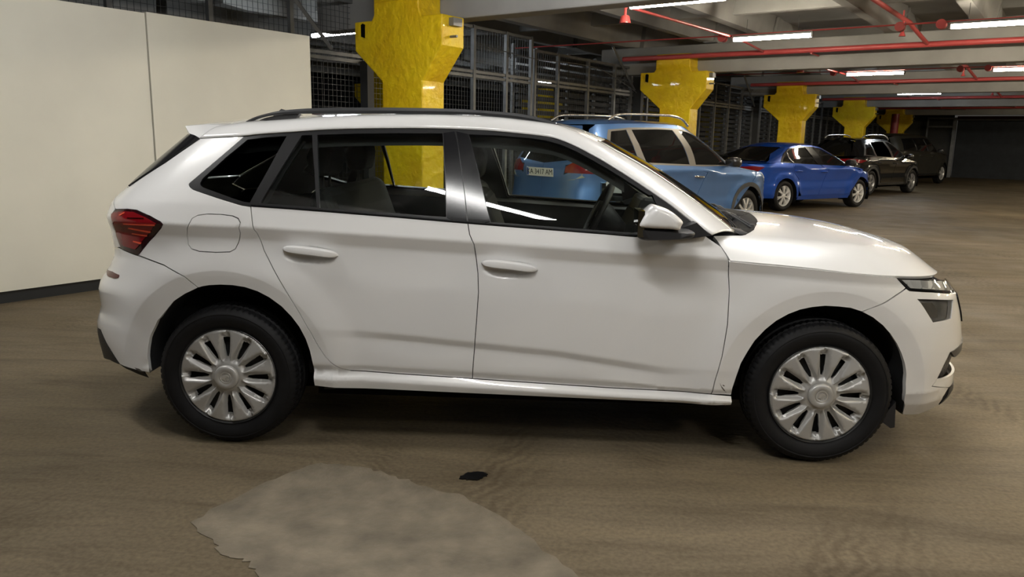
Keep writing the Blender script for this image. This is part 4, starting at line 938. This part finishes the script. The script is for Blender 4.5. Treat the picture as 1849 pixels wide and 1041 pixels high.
def bgcar(sp, contactR, heading, label_):
    u = np.array([math.cos(heading), math.sin(heading), 0]); n_ = np.array([-u[1], u[0], 0])
    org = np.array([*contactR, 0])+u*sp['wb']/2+n_*(sp['w0']-.05)
    car_ = empty(sp['name'], org, heading, label_, 'car')
    Wf = bgW(sp); S = Wrap(Wf, smooth_tab(tab(sp['F'])), smooth_tab(tab(sp['R_'])), tab(sp['xf']), tab(sp['xr']), sp.get('nf', 2.8), sp.get('nr', 3.6))
    side = []; paint = sp['paint']; h = sp['wb']/2; Rw = sp['R']; ar = sp['arch']; zc_ = tab(sp['crease'])
    def A(P_): return [(p[1], p[2]) if p[0] == 'a' else (float(S.inv(np.array([p[0]]), np.array([p[1]]))[0]), p[1]) for p in P_]
    def pn(name, pts, m, surf=S, holes=(), step=.08, gap=.003, th=.012, lab=None, **k):
        o = panel(name, surf, A(pts), m, car_, [A(q) for q in holes], step, gap, th, None, bstep=.04, **k); side.append(o)
        if lab: o['label'] = lab
        return o
    zb = sp['sill']
    def arc(cx, r, a0, a1, n=14): return [(cx+r*math.cos(t), Rw+r*math.sin(t)) for t in np.linspace(a0, a1, n)]
    tcl = math.asin(max(-.9, (zb-Rw)/ar)); 
    d1, d2, d3 = sp['doors']      # rear seam, middle seam, front seam (x)
    belt = lambda x: float(zc_(x))+.09
    bl = lambda a, b, n=8: [(x, belt(x)) for x in np.linspace(a, b, n)]
    hz = sp['hood_side']          # bonnet cut (x, z), front to back order
    tb = belt
    # flank panels
    q_up = sp['deck'] if 'deck' in sp else bl(sp['rear_up'], d1, 6)
    pn('rear_quarter', [('a', -SE, zb+.03)]+[('a', -SE, sp['tail_z'])]+q_up+[(d1, belt(d1)), (d1+.02, zc_(d1)-.1), (d1+.20, Rw+.35), (-h+ar+.05, Rw+.1), (-h+ar+.06, zb)]+arc(-h, ar, tcl, PI-tcl), paint)
    pn('rear_door', bl(d1+.004, d2, 8)+[(d2, zb+.03), (-h+ar+.20, zb+.03), (-h+ar+.08, Rw+.1), (d1+.22, Rw+.35), (d1+.02, zc_(d1)-.1)], paint)
    pn('front_door', bl(d2+.004, d3, 8)+[(d3, zb+.03), (d2, zb+.03)], paint)
    pn('front_quarter', [(d3+.004, belt(d3))]+hz+[('a', aF, sp['nose_z']), ('a', aF, zb+.03)]+arc(h, ar, tcl, PI-tcl)+[(d3, zb), (d3, zb+.03)], paint)
    pn('sill', [(-h+ar+.06, zb+.03), (h-ar-.02, zb+.03), (h-ar-.03, zb-.05), (-h+ar+.05, zb-.05)], sp.get('sillmat', BLACKP), gap=0)
    # glasshouse
    tz = sp['top']                # list of (x,z) from rear to front along the roof edge
    gz = sp['glass_outline']; dv = sp['panes']
    pn('pillar_frame', sp['cabin'], paint, holes=dv, gap=.0)
    pn('window_trim', gz, sp['trim'], surf=S.shifted(.002), holes=dv, gap=0)
    for i, d_ in enumerate(dv): pn('side_window', d_, sp['glass'], surf=S.shifted(-.006), gap=-.004, th=0)
    if 'pillars' in sp:
        for q in sp['pillars']: pn('pillar_cover', q, GLOSSB, surf=S.shifted(.004), gap=0)
    pn('windscreen', sp['screen'], GLOSSB, surf=S.shifted(.001), gap=0)
    pn('rear_screen', sp['rearscreen'], sp['glass'], surf=S.shifted(.003), gap=0)
    if 'tailgate' in sp: pn('tailgate', sp['tailgate'], paint)
    # caps
    def cap(name, ring, spine, crown, m, rm=.0, p=2.4):
        R3 = np.array([S(*A([q])[0]) if len(q) == 2 or q[0] == 'a' else np.array(q[1:]) for q in ring]); n = len(R3); P = []
        sx = np.clip(R3[:, 0], *spine)
        for k in np.linspace(0, 1, 12):
            x = sx+(R3[:, 0]-sx)*k; y = R3[:, 1]*k; z = R3[:, 2]+(np.array([crown(v) for v in sx])-R3[:, 2])*(1-k**p)
            P.append(np.stack([x, y, z], -1))
        mb = MB(); mb.grid(P); o = mk(name, mb.V, mb.F, m, car_, True); side.append(o); return o
    cap('roof', [('a', -SE, tz[0][1])]+[('a', -SE*.5, tz[0][1])]+tz+[('a', SA+SE*.5, tz[-1][1]), ('a', aF, tz[-1][1])], (tz[0][0]+.2, tz[-1][0]-.2), sp['roofcrown'], sp.get('roofmat', paint))
    cap('bonnet', [(hz[0][0], hz[0][1]+.0)]+hz+[('a', SA+SE*.75, sp['nose_z']+.01), ('a', aF, sp['nose_z'])], (sp['cowl_x'], h+.35), sp['hoodcrown'], paint, p=1.8)
    bx = sp['cowl_x']; pn('scuttle', [(d3-.1, belt(d3)-.05), (d3-.1, belt(d3)+.03), ('a', aF, belt(d3)+.06), ('a', aF, belt(d3)-.10)], paint, surf=S.shifted(-.01))
    if 'deckcap' in sp: cap('boot_lid', *sp['deckcap'], paint)
    # lamps, handles, claddings
    pn('tail_light', sp['tl'], RED, surf=S.shifted(.006), gap=0, step=.05)
    if 'tl2' in sp: pn('tail_light_inner', sp['tl2'], LAMP2, surf=S.shifted(.008), gap=0, step=.05)
    pn('headlight', sp['hl'], HREF, surf=S.shifted(.005), gap=0, step=.05)
    if 'diffuser' in sp: pn('rear_skirt', sp['diffuser'], BLACKP, surf=S.shifted(.004), gap=0)
    for cx in (-h, h):
        if sp.get('clad'):
            th = np.linspace(tcl-.05, PI-tcl+.05, 18); o = [(cx+(ar+.065)*math.cos(t), Rw+(ar+.065)*math.sin(t)) for t in th]; i_ = [(cx+ar*math.cos(t), Rw+ar*math.sin(t)) for t in th[::-1]]
            pn('arch_cladding', o+i_, sp['clad'], surf=S.shifted(.008), gap=0, step=.05)
        mb = MB(); P = [[(cx+ar*math.cos(t), y, Rw+ar*math.sin(t)) for y in (-sp['w0']-.005, -sp['w0']+.3)] for t in np.linspace(-.4, PI+.4, 28)]; mb.grid(P); k = len(mb.V); V = [p[1] for p in P]; mb.V += [(cx, -sp['w0']+.3, Rw)]+V; mb.F += [(k, k+1+i, k+2+i) for i in range(len(V)-1)]
        side.append(mb.build('wheel_housing', DARK, car_, True))
        for s_ in (-1, 1): spoke_wheel(car_, cx, s_*(sp['w0']-.035), sp)
    for hx in sp['handles']:
        z = float(zc_(hx))-.07; y0 = -float(Wf(np.array(hx), np.array(z)))
        o = MB().tube(crom([(hx-.10, y0+.01, z+.005), (hx-.085, y0-.03, z+.006), (hx+.07, y0-.035, z-.002), (hx+.10, y0+.01, z-.004)], 3), .014, 8).build('door_handle', sp.get('handlemat', paint), car_, True); side.append(o)
    mx_ = d3-.12; mz = belt(mx_)+.06; my = -sp['w0']
    side.append(blobloft('door_mirror', [(mx_-.08, mz-.05), (mx_-.09, mz+.05), (mx_-.04, mz+.09), (mx_+.05, mz+.07), (mx_+.10, mz), (mx_+.04, mz-.06)], [my+.04, my, my-.08, my-.16, my-.19], [(.5, 0), (.8, 0), (1, 0), (.95, 0), (.55, 0)], sp['mirrormat'], car_))
    if 'rails' in sp:
        rx0, rx1, rh, rm, ry = sp['rails']; zr = tab(tz)
        pts = [(rx0, -ry, float(zr(rx0))+.05), (rx0+.12, -ry-.0, float(zr(rx0+.1))+.05+rh*.8), (rx0+.3, -ry, float(zr(rx0+.3))+.05+rh)]+[(x, -ry, float(zr(x))+.05+rh) for x in np.linspace(rx0+.5, rx1-.4, 6)]+[(rx1-.15, -ry, float(zr(rx1-.15))+.04+rh*.8), (rx1, -ry, float(zr(rx1))+.03)]
        side.append(MB().tube(crom(pts, 3), .017, 8).build('roof_rail', rm, car_, True))
    side.append(panel('inner_shell', S.shifted(-.05), A([('a', -SE, .32), ('a', -SE, sp['tail_z']-.05)]+[(x, belt(x)-.03) for x in np.linspace(sp['rear_up']+.15, d3-.1, 7)]+[(h-.2, hz[0][1]-.08), (h+.3, hz[-1][1]-.12), ('a', aF, sp['nose_z']-.08), ('a', aF, .32)]+[p for p in arc(h, ar+.03, .1, PI-.1)]+[p for p in arc(-h, ar+.03, .1, PI-.1)]), CABIN, car_, (), .12, 0, 0, None))
    MB().box((-h-.6, -.55, .2), (h+.5, .55, .34)).build('floor_pan', DARK, car_)
    for c_ in mirrored(side, car_): pass
    return car_
def tb_(T): return lambda x: float(np.interp(x, [t[0] for t in T], [t[1] for t in T]))
LAMP2 = mat('clear_lamp', (.62, .62, .52), .12, coat=.6, metal=.4)
DG = mat('dark_window', (.008, .008, .008), .03, coat=.0, spec=.4)
GREYM = mat('grey_cladding', (.060, .062, .066), .6)
ALLOY = mat('bright_alloy', (.70, .70, .70), .3, metal=.5); ALLOYD = mat('two_tone_alloy', (.42, .42, .43), .3, metal=.6)
BLUEL = mat('light_blue_paint', (.085, .20, .47), .35, metal=.4, coat=1., noise=.04); BLUEB = mat('bright_blue_paint', (.008, .085, .52), .3, metal=.35, coat=1., noise=.04)
BLK = mat('black_paint', (.006, .006, .007), .2, coat=1.); BRN = mat('dark_bronze_paint', (.045, .042, .032), .32, metal=.3, coat=.6)
TRIMC = mat('chrome_trim', (.62, .60, .56), .2, metal=.9); TRIMG = mat('greybrown_pillar', (.20, .185, .165), .35, metal=.2)
forester = dict(name='light_blue_suv', wb=2.67, w0=.90, R=.352, rim=.222, arch=.40, sill=.34, paint=BLUEL, top_z=1.60, top_y=.60,
    crease=[(-2.2, 1.04), (-1.2, 1.02), (0, .99), (1.0, .955), (2.2, .85)],
    F=[(.2, 2.15), (.3, 2.22), (.5, 2.28), (.75, 2.25), (.9, 2.17), (.98, 2.05), (1.04, 1.16), (1.62, .28), (1.9, .0)], R_=[(.2, -2.12), (.35, -2.24), (.6, -2.27), (.8, -2.22), (1.02, -2.20), (1.12, -2.17), (1.5, -1.97), (1.62, -1.88), (1.9, -1.8)],
    xf=[(.2, 1.35), (.98, 1.35), (1.04, .75), (1.62, -.15)], xr=[(.2, -1.5), (1.1, -1.5), (1.62, -1.35)],
    doors=(-1.05, -.12, .88), hood_side=[(1.05, .99), (1.35, .985), (1.7, .97)], nose_z=.93, tail_z=.78, rear_up=-2.02,
    top=[(-1.75, 1.615), (-1.3, 1.635), (-.8, 1.65), (-.3, 1.65), (.0, 1.635), (.2, 1.60)],
    glass_outline=[(-1.93, 1.14), (-1.62, 1.55), (-1.2, 1.585), (-.6, 1.60), (-.05, 1.59), (.25, 1.53), (.62, 1.32), (.95, 1.07), (.2, 1.065), (-.6, 1.085), (-1.3, 1.105)],
    panes=[[(-1.86, 1.155), (-1.58, 1.53), (-1.27, 1.555), (-1.24, 1.13)], [(-1.10, 1.125), (-1.16, 1.56), (-.6, 1.575), (-.28, 1.572), (-.16, 1.095)], [(-.02, 1.09), (-.14, 1.57), (.02, 1.555), (.27, 1.49), (.60, 1.29), (.72, 1.19), (.74, 1.08)]],
    cabin=[(-2.08, 1.13), (-1.85, 1.55), (-1.75, 1.615), (-1.3, 1.635), (-.8, 1.65), (-.3, 1.65), (.0, 1.635), (.2, 1.60), (.55, 1.42), (.80, 1.24), (1.0, 1.06), (.95, 1.05), (.2, 1.06), (-.6, 1.075), (-1.3, 1.10), (-2.0, 1.13)],
    screen=[(.24, 1.59), (.55, 1.41), (.80, 1.23), (1.0, 1.06), ('a', aF, 1.05), ('a', aF, 1.60)],
    rearscreen=[(-1.93, 1.50), (-2.10, 1.16), ('a', -SE, 1.10), ('a', -SE, 1.56)], tailgate=[(-2.06, 1.13), (-1.86, 1.60), ('a', -SE, 1.615), ('a', -SE, .78), (-2.21, .80), (-2.17, 1.08)],
    roofcrown=tb_([(-2, 1.67), (-1, 1.715), (0, 1.70), (.3, 1.66)]), hoodcrown=tb_([(.9, 1.10), (1.3, 1.08), (1.8, 1.02)]), cowl_x=1.08,
    tl=[(-1.80, 1.05), (-2.12, 1.14), ('a', -1.0, 1.06), ('a', -1.0, 1.00), (-2.19, .985), (-2.0, .98)], tl2=[(-2.13, .978), ('a', -.75, .978), ('a', -.85, .90), (-2.19, .89), (-2.10, .93)],
    hl=[(1.85, .95), (2.05, .90), ('a', SA+.9, .88), ('a', SA+.95, .74), (2.05, .73), (1.9, .84)], diffuser=[(-2.1, .52), ('a', -SE, .55), ('a', -SE, .30), (-2.0, .33)],
    clad=GREYM, handles=(-.93, .05), handlemat=CHROME, mirrormat=mat('mirror_black', (.02, .02, .022), .25, coat=.5), rails=(-1.55, .15, .075, TRIMC, .56), glass=DG, trim=TRIMG, spokes=(5, .05, .30), rimmat=ALLOY)
sedan = dict(name='bright_blue_sedan', wb=2.686, w0=.905, R=.325, rim=.218, arch=.375, sill=.28, paint=BLUEB, top_z=1.36, top_y=.56,
    crease=[(-2.4, .94), (-1.2, .925), (0, .895), (1.0, .85), (2.2, .74)],
    F=[(.15, 2.10), (.3, 2.16), (.5, 2.20), (.7, 2.14), (.80, 2.02), (.90, 1.8), (.94, 1.22), (1.38, .38), (1.6, .1)], R_=[(.15, -2.25), (.3, -2.36), (.5, -2.42), (.7, -2.40), (.85, -2.34), (1.0, -2.37), (1.03, -2.28), (1.06, -2.02), (1.36, -1.05), (1.6, -.6)],
    xf=[(.2, 1.25), (.88, 1.25), (.94, .75), (1.38, -.05)], xr=[(.2, -1.55), (1.0, -1.55), (1.06, -1.45), (1.36, -.75)], nr=3.2,
    doors=(-1.12, -.20, .90), hood_side=[(1.05, .87), (1.3, .85), (1.65, .81)], nose_z=.74, tail_z=.86, rear_up=-1.9,
    deck=[(-2.25, 1.0), (-2.1, 1.005), (-1.9, 1.01), (-1.5, 1.02)],
    top=[(-1.0, 1.345), (-.7, 1.375), (-.4, 1.39), (-.1, 1.385), (.1, 1.365), (.3, 1.33)],
    glass_outline=[(-1.55, 1.03), (-1.30, 1.20), (-1.0, 1.31), (-.6, 1.355), (-.1, 1.365), (.15, 1.33), (.55, 1.16), (.95, .945), (.2, .965), (-.6, .99), (-1.1, 1.01)],
    panes=[[(-1.46, 1.045), (-1.27, 1.18), (-1.12, 1.25), (-1.12, 1.025)], [(-1.08, 1.025), (-1.08, 1.265), (-.9, 1.315), (-.6, 1.335), (-.33, 1.345), (-.25, .99)], [(-.08, .985), (-.18, 1.345), (-.08, 1.345), (.14, 1.31), (.50, 1.15), (.70, 1.04), (.72, .96)]],
    cabin=[(-1.95, 1.03), (-1.5, 1.20), (-1.15, 1.31), (-1.0, 1.345), (-.7, 1.375), (-.4, 1.39), (-.1, 1.385), (.1, 1.365), (.3, 1.33), (.62, 1.16), (.90, 1.0), (1.02, .93), (.9, .94), (.2, .96), (-.6, .985), (-1.1, 1.0), (-1.7, 1.01)],
    screen=[(.32, 1.33), (.64, 1.15), (.92, .98), (1.04, .92), ('a', aF, .93), ('a', aF, 1.345)],
    rearscreen=[(-1.10, 1.33), (-1.5, 1.20), (-1.86, 1.065), ('a', -SE, 1.06), ('a', -SE, 1.35)], tailgate=[(-2.26, 1.0), ('a', -SE, 1.01), ('a', -SE, .86), (-2.30, .87)],
    deckcap=([(-1.55, 1.03), (-1.9, 1.02), (-2.1, 1.015), (-2.25, 1.01), ('a', -SE*.6, 1.0), ('a', -SE, 1.0)], (-2.1, -1.6), tb_([(-2.3, 1.03), (-1.9, 1.06)])),
    roofcrown=tb_([(-1.2, 1.42), (-.6, 1.46), (0, 1.45), (.3, 1.40)]), hoodcrown=tb_([(.9, .96), (1.3, .93), (1.8, .84)]), cowl_x=1.08,
    tl=[(-2.02, .93), (-2.22, .95), ('a', -.95, .93), ('a', -.95, .84), ('a', -.60, .76), (-2.24, .77), (-2.14, .84)],
    hl=[(1.75, .78), (1.95, .76), ('a', SA+.8, .74), ('a', SA+.8, .64), (1.98, .62), (1.85, .70)], diffuser=[(-2.15, .42), ('a', -SE, .42), ('a', -SE, .25), (-2.1, .26)],
    handles=(-.95, -.05), mirrormat=BLACKP, glass=DG, trim=GLOSSB, spokes=(7, .026, .12), rimmat=mat('white_alloy', (.80, .80, .80), .35, metal=.25), sillmat=BLUEB, roofmat=BLUEB,
    pillars=[[(-.36, 1.36), (-.17, 1.36), (-.06, .975), (-.27, .98)]])
blacksuv = dict(name='glossy_black_suv', wb=2.68, w0=.92, R=.36, rim=.245, arch=.405, sill=.33, paint=BLK, top_z=1.56, top_y=.60,
    crease=[(-2.2, 1.02), (0, .98), (1.0, .94), (2.2, .85)],
    F=[(.2, 2.1), (.3, 2.18), (.5, 2.23), (.75, 2.2), (.9, 2.1), (.97, 1.95), (1.03, 1.2), (1.56, .35), (1.8, .0)], R_=[(.2, -2.05), (.35, -2.15), (.6, -2.2), (.95, -2.12), (1.1, -2.05), (1.5, -1.75), (1.6, -1.6), (1.9, -1.5)],
    xf=[(.2, 1.3), (.97, 1.3), (1.03, .8), (1.56, -.05)], xr=[(.2, -1.45), (1.1, -1.4), (1.56, -1.15)],
    doors=(-1.05, -.12, .88), hood_side=[(1.05, .98), (1.35, .97), (1.7, .95)], nose_z=.90, tail_z=.78, rear_up=-1.95,
    top=[(-1.6, 1.55), (-1.2, 1.58), (-.7, 1.60), (-.2, 1.60), (.05, 1.585), (.25, 1.55)],
    glass_outline=[(-1.78, 1.14), (-1.5, 1.47), (-1.1, 1.53), (-.6, 1.555), (-.05, 1.55), (.22, 1.50), (.60, 1.29), (.98, 1.05), (.2, 1.055), (-.6, 1.075), (-1.3, 1.10)],
    panes=[[(-1.70, 1.15), (-1.47, 1.44), (-1.16, 1.49), (-1.16, 1.125)], [(-1.10, 1.12), (-1.10, 1.50), (-.6, 1.53), (-.28, 1.53), (-.18, 1.09)], [(-.06, 1.085), (-.16, 1.53), (.0, 1.52), (.20, 1.47), (.58, 1.26), (.78, 1.14), (.80, 1.07)]],
    cabin=[(-2.0, 1.12), (-1.72, 1.48), (-1.6, 1.55), (-1.2, 1.58), (-.7, 1.60), (-.2, 1.60), (.05, 1.585), (.25, 1.55), (.6, 1.36), (.85, 1.18), (1.05, 1.03), (.95, 1.04), (.2, 1.045), (-.6, 1.065), (-1.3, 1.09), (-1.9, 1.11)],
    screen=[(.28, 1.54), (.62, 1.35), (.88, 1.17), (1.06, 1.02), ('a', aF, 1.04), ('a', aF, 1.55)],
    rearscreen=[(-1.76, 1.45), (-1.98, 1.14), ('a', -SE, 1.12), ('a', -SE, 1.53)], tailgate=[(-2.0, 1.12), (-1.68, 1.54), ('a', -SE, 1.56), ('a', -SE, .78), (-2.12, .80), (-2.06, 1.08)],
    roofcrown=tb_([(-2, 1.60), (-1, 1.65), (0, 1.64), (.3, 1.60)]), hoodcrown=tb_([(.9, 1.08), (1.3, 1.05), (1.8, .99)]), cowl_x=1.1,
    tl=[(-1.72, 1.0), (-2.05, 1.04), ('a', -1.15, 1.02), ('a', -1.15, .94), (-2.10, .92), (-1.9, .93)],
    hl=[(1.85, .93), (2.0, .90), ('a', SA+.9, .88), ('a', SA+.9, .76), (2.02, .76), (1.9, .86)],
    clad=mat('dark_cladding', (.045, .045, .047), .55), handles=(-.93, .05), mirrormat=BLK, rails=(-1.45, .2, .07, mat('silver_rail', (.75, .75, .75), .25, metal=.8), .56), glass=DG, trim=TRIMC, spokes=(5, .034, .22), rimmat=ALLOYD, sillmat=BLK)
boxy = dict(blacksuv, name='dark_boxy_suv', wb=3.0, w0=.98, R=.39, rim=.255, arch=.45, sill=.38, paint=BRN, top_z=1.76, top_y=.68,
    crease=[(-2.6, 1.16), (0, 1.14), (1.2, 1.10), (2.4, .98)],
    F=[(.2, 2.3), (.4, 2.38), (.7, 2.42), (.95, 2.36), (1.08, 2.2), (1.14, 2.05), (1.19, 1.15), (1.76, .65), (2.0, .5)], R_=[(.2, -2.4), (.4, -2.52), (.8, -2.55), (1.2, -2.48), (1.7, -2.36), (2.0, -2.3)],
    xf=[(.2, 1.5), (1.14, 1.5), (1.19, .75), (1.76, .2)], xr=[(.2, -1.9), (1.76, -1.85)],
    doors=(-.95, .0, .96), hood_side=[(1.2, 1.15), (1.5, 1.145), (1.9, 1.12)], nose_z=1.06, tail_z=.9, rear_up=-2.4,
    top=[(-2.25, 1.78), (-1.6, 1.80), (-.9, 1.81), (-.2, 1.81), (.3, 1.80), (.55, 1.77)],
    glass_outline=[(-2.2, 1.28), (-2.1, 1.68), (-1.0, 1.72), (0, 1.73), (.45, 1.70), (.75, 1.48), (.98, 1.23), (.2, 1.24), (-1.0, 1.26)],
    panes=[[(-2.1, 1.29), (-2.0, 1.66), (-1.12, 1.69), (-1.08, 1.27)], [(-.98, 1.27), (-1.0, 1.69), (-.10, 1.70), (-.06, 1.25)], [(.04, 1.25), (.0, 1.70), (.40, 1.68), (.68, 1.47), (.84, 1.25)]],
    cabin=[(-2.42, 1.26), (-2.34, 1.72), (-2.25, 1.78), (-1.6, 1.80), (-.9, 1.81), (-.2, 1.81), (.3, 1.80), (.55, 1.77), (.8, 1.50), (1.05, 1.2), (.9, 1.225), (.2, 1.23), (-1.0, 1.25), (-2.3, 1.26)],
    screen=[(.58, 1.76), (.82, 1.49), (1.07, 1.19), ('a', aF, 1.2), ('a', aF, 1.77)], rearscreen=[(-2.36, 1.66), (-2.42, 1.28), ('a', -SE, 1.26), ('a', -SE, 1.72)], tailgate=[(-2.44, 1.26), (-2.34, 1.77), ('a', -SE, 1.79), ('a', -SE, .9), (-2.52, .92), (-2.48, 1.2)],
    roofcrown=tb_([(-2.4, 1.86), (-1, 1.90), (0, 1.90), (.6, 1.84)]), hoodcrown=tb_([(.9, 1.22), (1.5, 1.20), (2.0, 1.12)]), cowl_x=1.15,
    tl=[(-2.44, 1.2), (-2.46, 1.22), ('a', -1.1, 1.2), ('a', -1.1, 1.05), (-2.52, 1.04), (-2.49, 1.1)], hl=[(2.1, 1.06), (2.25, 1.04), ('a', SA+.9, 1.02), ('a', SA+.9, .86), (2.28, .85), (2.2, .95)],
    clad=None, trim=GLOSSB, handles=(-.8, .15), mirrormat=mat('mirror_dark', (.03, .03, .03), .2, coat=.6), rimmat=ALLOY, spokes=(5, .06, .2))
boxy.pop('rails'); boxy.pop('clad')
f_ = bgcar(forester, (3.25-2.67*math.cos(math.radians(42.3)), 8.06-2.67*math.sin(math.radians(42.3))), math.radians(42.3), 'light blue SUV with tinted windows and silver rails parked right behind the white car')
s_ = bgcar(sedan, (5.187, 12.478), math.radians(36), 'bright blue liftback sedan with white spoked wheels parked past the light blue SUV')
k_ = bgcar(blacksuv, (9.424, 18.417), math.radians(42.25), 'glossy black SUV with silver roof rails parked beyond the blue sedan')
x_ = bgcar(boxy, (15.74-3.0*math.cos(math.radians(43.75)), 27.09-3.0*math.sin(math.radians(43.75))), math.radians(43.75), 'dark boxy SUV, farthest car of the row, before the mesh door')
# number plate on the light blue SUV
def plate(car_, x, z, txt):
    t = empty('number_plate', (x, 0, z), parent=car_); t.rotation_euler = (0, math.radians(-4), 0)
    MB().box((-.008, -.26, -.056), (0, .26, .056)).build('plate_blank', mat('plate_white', (.78, .78, .74), .35), t)
    V, Fc = textmesh(txt, .098, .002); V = np.array([(-.0095-v[2], -v[0]*.98, v[1]) for v in V]); mk('plate_lettering', V, Fc, mat('plate_ink', (.01, .01, .012), .4), t)
    MB().box((-.0092, .225, -.05), (-.008, .255, .05)).build('plate_band', mat('plate_blue', (.02, .10, .45), .4), t)
plate(f_, -2.245, .98, 'KA 3417 AM')
